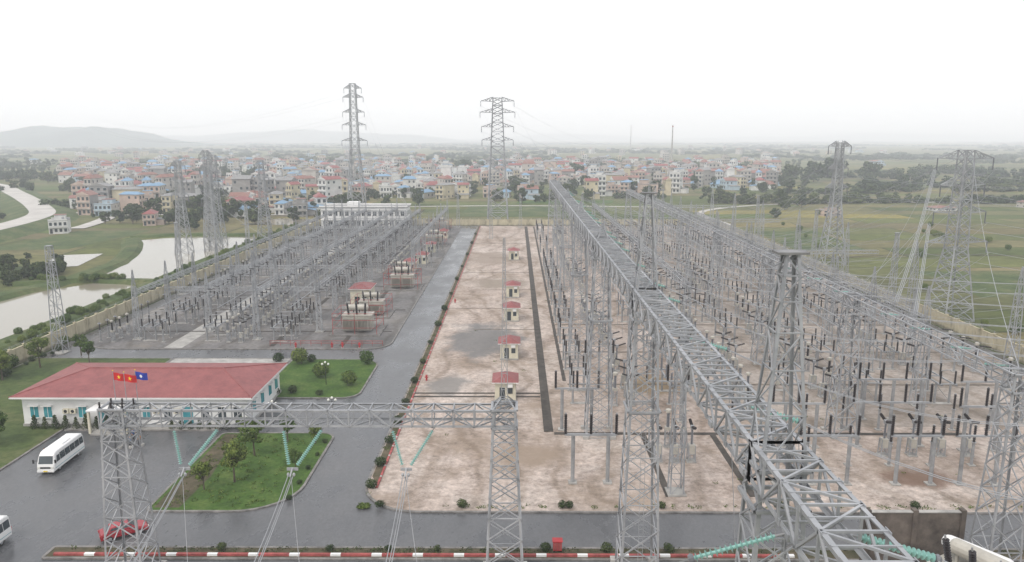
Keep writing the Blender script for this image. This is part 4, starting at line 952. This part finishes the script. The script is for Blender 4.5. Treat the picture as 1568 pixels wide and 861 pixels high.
def car(x, y, rz):
    e = empty('red_car', (x, y, -.115)); e.rotation_euler[2] = rz
    mb = MB(); profile_body(mb, [(-2.2, .3), (-2.25, .6), (-2.1, .78), (-1.15, .92), (1.5, .98), (2.1, .95), (2.2, .65), (2.15, .3)], 1.76, 'gloss_red', .05, .6, .1)
    profile_body(mb, [(-1.2, .9), (-.45, 1.38), (-.1, 1.45), (.8, 1.44), (1.2, 1.36), (1.8, .95)], 1.62, 'gloss_red', .2, .9, .07); mb.obj('body', e)
    mb = MB()
    def hx(z): return .81 - .2 * (z - .9) / .55 + .01
    for s in (-1, 1):
        for a, b2, a2, c2 in ((-.95, .1, -.45, .1), (.18, 1.5, .18, 1.1)): mb.face([(s * hx(.97), a, .97), (s * hx(.97), b2, .97), (s * hx(1.34), c2, 1.34), (s * hx(1.34), a2, 1.34)], 'window')
        mb.box(s * .88 - .09, -.85, .92, s * .88 + .09, -.7, 1.06, 'gloss_red')
    mb.face([(-.68, -1.13, .97), (.68, -1.13, .97), (.58, -.5, 1.37), (-.58, -.5, 1.37)], 'window'); mb.face([(-.68, 1.76, 1.0), (.68, 1.76, 1.0), (.56, 1.28, 1.34), (-.56, 1.28, 1.34)], 'window')
    mb.box(-.5, -2.27, .4, .5, -2.24, .6, 'black'); mb.obj('windows', e)
    mb = MB()
    for s in (-1, 1): mb.box(s * .66 - .16, -2.26, .6, s * .66 + .16, -2.2, .73, 'lamp'); mb.box(s * .7 - .14, 2.17, .68, s * .7 + .14, 2.22, .85, 'red')
    mb.obj('lamps', e); mb = MB(); wheels(mb, (-1.4, 1.35), .88, .32); mb.obj('wheels', e)
car(-40.2, 70.6, math.radians(125))
# ------------------------------------------------------------------ flags
def flag(x, y, kind, h=9.4):
    e = empty('flagpole', (x, y, 0)); mb = MB(); mb.cyl((0, 0, -.1), (0, 0, h), .06, .04, 8, 'steel'); mb.lathe((0, 0, h), (0, 0, h + .16), [(0, .03), (.5, .09), (1, .02)], 8, 'flag_yel'); mb.cyl((0, 0, -.1), (0, 0, .2), .3, n=10, k='concrete'); mb.obj('pole', e)
    mb = MB(); nx = 14; W = 1.5; Hh = 1.0
    def P(u, v): return (u * W, .16 * math.sin(u * 7 + v) * u, h - .15 - Hh * v - .25 * u)
    kk = 'flag_blue' if kind == 'b' else 'flag_red'
    for i in range(nx):
        for j in range(4): mb.face([P(i / nx, j / 4), P((i + 1) / nx, j / 4), P((i + 1) / nx, (j + 1) / 4), P(i / nx, (j + 1) / 4)], kk)
    for off in (-.02, .02):
        def Q(a, r): q = P(.5 + r * math.cos(a) / W, .5 - r * math.sin(a) / Hh); return (q[0], q[1] + off, q[2])
        if kind == 'b': mb.face([Q(a * math.pi / 5, .2) for a in range(10)], 'white')
        else:
            c = P(.5, .5); c = (c[0], c[1] + off, c[2])
            for a in range(5):
                t = math.pi / 2 + a * 2 * math.pi / 5; mb.face([c, Q(t - math.pi / 5, .12), Q(t, .3), Q(t + math.pi / 5, .12)], 'flag_yel')
    mb.obj('flag', e)
flag(-51.9, 92.5, 'r', 10.4); flag(-50.5, 92.5, 'r', 10.2); flag(-49.4, 93.2, 'b', 10.3)
for x, y in ((-31.2, 118), (-34, 99.5), (-26, 101)):
    mb = MB(); mb.cyl((0, 0, 0), (0, 0, 3.6), .06, .04, 7, 'black'); mb.bar((-.5, 0, 3.3), (.5, 0, 3.3), .05, 'black')
    for xx, zz in ((-.5, 3.5), (.5, 3.5), (0, 3.8)): mb.lathe((xx, 0, zz - .18), (xx, 0, zz + .2), [(0, .05), (.3, .18), (.7, .18), (1, .05)], 10, 'lamp')
    mb.obj('garden_lamp', loc=(x, y, 0))
# ------------------------------------------------------------------ people
def person(x, y, z, rz, shirt, stride=.12):
    me = bpy.data.meshes.new('p')
    vs = [((0, 0, .93), .15), ((0, 0, 1.15), .14), ((0, 0, 1.38), .16), ((0, 0, 1.5), .06), ((0, -.01, 1.62), .1), ((0, 0, 1.73), .07),
          ((-.2, 0, 1.4), .065), ((-.26, .03, 1.13), .048), ((-.25, -.08, .9), .038), ((-.25, -.1, .8), .035),
          ((.2, 0, 1.4), .065), ((.26, -.02, 1.13), .048), ((.25, -.12, .92), .038), ((.25, -.14, .82), .035),
          ((-.1, 0, .86), .095), ((-.11, -stride, .48), .065), ((-.11, -stride * .9, .08), .045), ((-.12, -stride - .16, .04), .04),
          ((.1, 0, .86), .095), ((.11, stride * .6, .48), .065), ((.11, stride * 1.3, .08), .045), ((.12, stride - .02, .04), .04)]
    ed = [(0, 1), (1, 2), (2, 3), (3, 4), (4, 5), (2, 6), (6, 7), (7, 8), (8, 9), (2, 10), (10, 11), (11, 12), (12, 13), (0, 14), (14, 15), (15, 16), (16, 17), (0, 18), (18, 19), (19, 20), (20, 21)]
    me.from_pydata([v for v, _ in vs], ed, []); o = bpy.data.objects.new('person_tmp', me); COL.objects.link(o)
    o.modifiers.new('s', 'SKIN')
    for i, (_, r) in enumerate(vs): me.skin_vertices[0].data[i].radius = (r, r)
    me.skin_vertices[0].data[0].use_root = True
    o.modifiers.new('ss', 'SUBSURF').levels = 2
    dg = bpy.context.evaluated_depsgraph_get(); m2 = bpy.data.meshes.new_from_object(o.evaluated_get(dg)); bpy.data.objects.remove(o)
    m2.materials.clear()
    for k in ('cloth_d', shirt, 'skin', 'black'): m2.materials.append(M[k])
    for p in m2.polygons:
        c = p.center; p.use_smooth = True
        if c.z < .08: p.material_index = 3
        elif c.z < .94 and abs(c.x) < .22: p.material_index = 0
        elif abs(c.x) > .2 and c.z < 1.12: p.material_index = 2
        elif c.z < 1.47: p.material_index = 1
        elif c.z > 1.66 or (c.y > .03 and c.z > 1.55): p.material_index = 3
        else: p.material_index = 2
    inst('person', m2, (x, y, z), rz)
person(-59.4, 88.6, -.12, .8, 'cloth_b'); person(-50.6, 92.5, -.12, 2.4, 'cloth_b', .05); person(-49.7, 93.2, -.12, -.6, 'cloth_o'); person(-51.4, 95, -.12, 1.2, 'cloth_b', .18)
# ------------------------------------------------------------------ haze
DEN = 0.00036
mb = MB(); mb.box(-11900, -390, -20, 11900, 13900, 115, 'white'); hz = mb.obj('atmospheric_haze')
vm = bpy.data.materials.new('haze_volume'); vm.use_nodes = True; nt = vm.node_tree; nt.nodes.clear()
o = nt.nodes.new('ShaderNodeOutputMaterial'); s = nt.nodes.new('ShaderNodeVolumeScatter'); s.inputs['Density'].default_value = DEN; s.inputs['Color'].default_value = (.93, .96, 1, 1)
e = nt.nodes.new('ShaderNodeEmission'); e.inputs[0].default_value = (.88, .96, 1, 1); e.inputs[1].default_value = DEN * .24  # added glow: lightens the haze in place of multiply scattered light
a = nt.nodes.new('ShaderNodeAddShader'); nt.links.new(s.outputs[0], a.inputs[0]); nt.links.new(e.outputs[0], a.inputs[1]); nt.links.new(a.outputs[0], o.inputs['Volume'])
hz.data.materials.clear(); hz.data.materials.append(vm)
# ------------------------------------------------------------------ world, sun, camera
w = bpy.data.worlds.new('World'); scene.world = w; w.use_nodes = True; nt = w.node_tree; nt.nodes.clear()
out = nt.nodes.new('ShaderNodeOutputWorld'); sky = nt.nodes.new('ShaderNodeTexSky'); sky.sky_type = 'NISHITA'; sky.sun_disc = False
EL, AZ = math.radians(52), math.radians(215)
sky.sun_elevation = EL; sky.sun_rotation = AZ; sky.dust_density = 6; sky.air_density = 1
b1 = nt.nodes.new('ShaderNodeBackground'); b1.inputs[1].default_value = 0.05; nt.links.new(sky.outputs[0], b1.inputs[0])
b2 = nt.nodes.new('ShaderNodeBackground'); b2.inputs[0].default_value = (0.985, 0.99, 1.0, 1); b2.inputs[1].default_value = 1.04
ad = nt.nodes.new('ShaderNodeAddShader'); nt.links.new(b1.outputs[0], ad.inputs[0]); nt.links.new(b2.outputs[0], ad.inputs[1]); nt.links.new(ad.outputs[0], out.inputs[0])
sl = bpy.data.lights.new('sun', 'SUN'); sl.energy = 1.0; sl.angle = math.radians(14); sl.color = (1, .97, .92)
so = bpy.data.objects.new('sun', sl); COL.objects.link(so)
sd = V((math.sin(AZ) * math.cos(EL), math.cos(AZ) * math.cos(EL), math.sin(EL))); so.rotation_euler = sd.to_track_quat('Z', 'Y').to_euler(); so.location = (0, 0, 100)
cam = bpy.data.cameras.new('camera'); cam.sensor_width = 36; cam.lens = 26.4; cam.clip_end = 30000; cam.clip_start = .5
co = bpy.data.objects.new('camera', cam); COL.objects.link(co); co.location = (0, 0, 40); co.rotation_euler = (math.radians(90 - 10.85), 0, math.radians(.3)); scene.camera = co
scene.view_settings.view_transform = 'Standard'; scene.view_settings.look = 'None'; scene.view_settings.exposure = 0
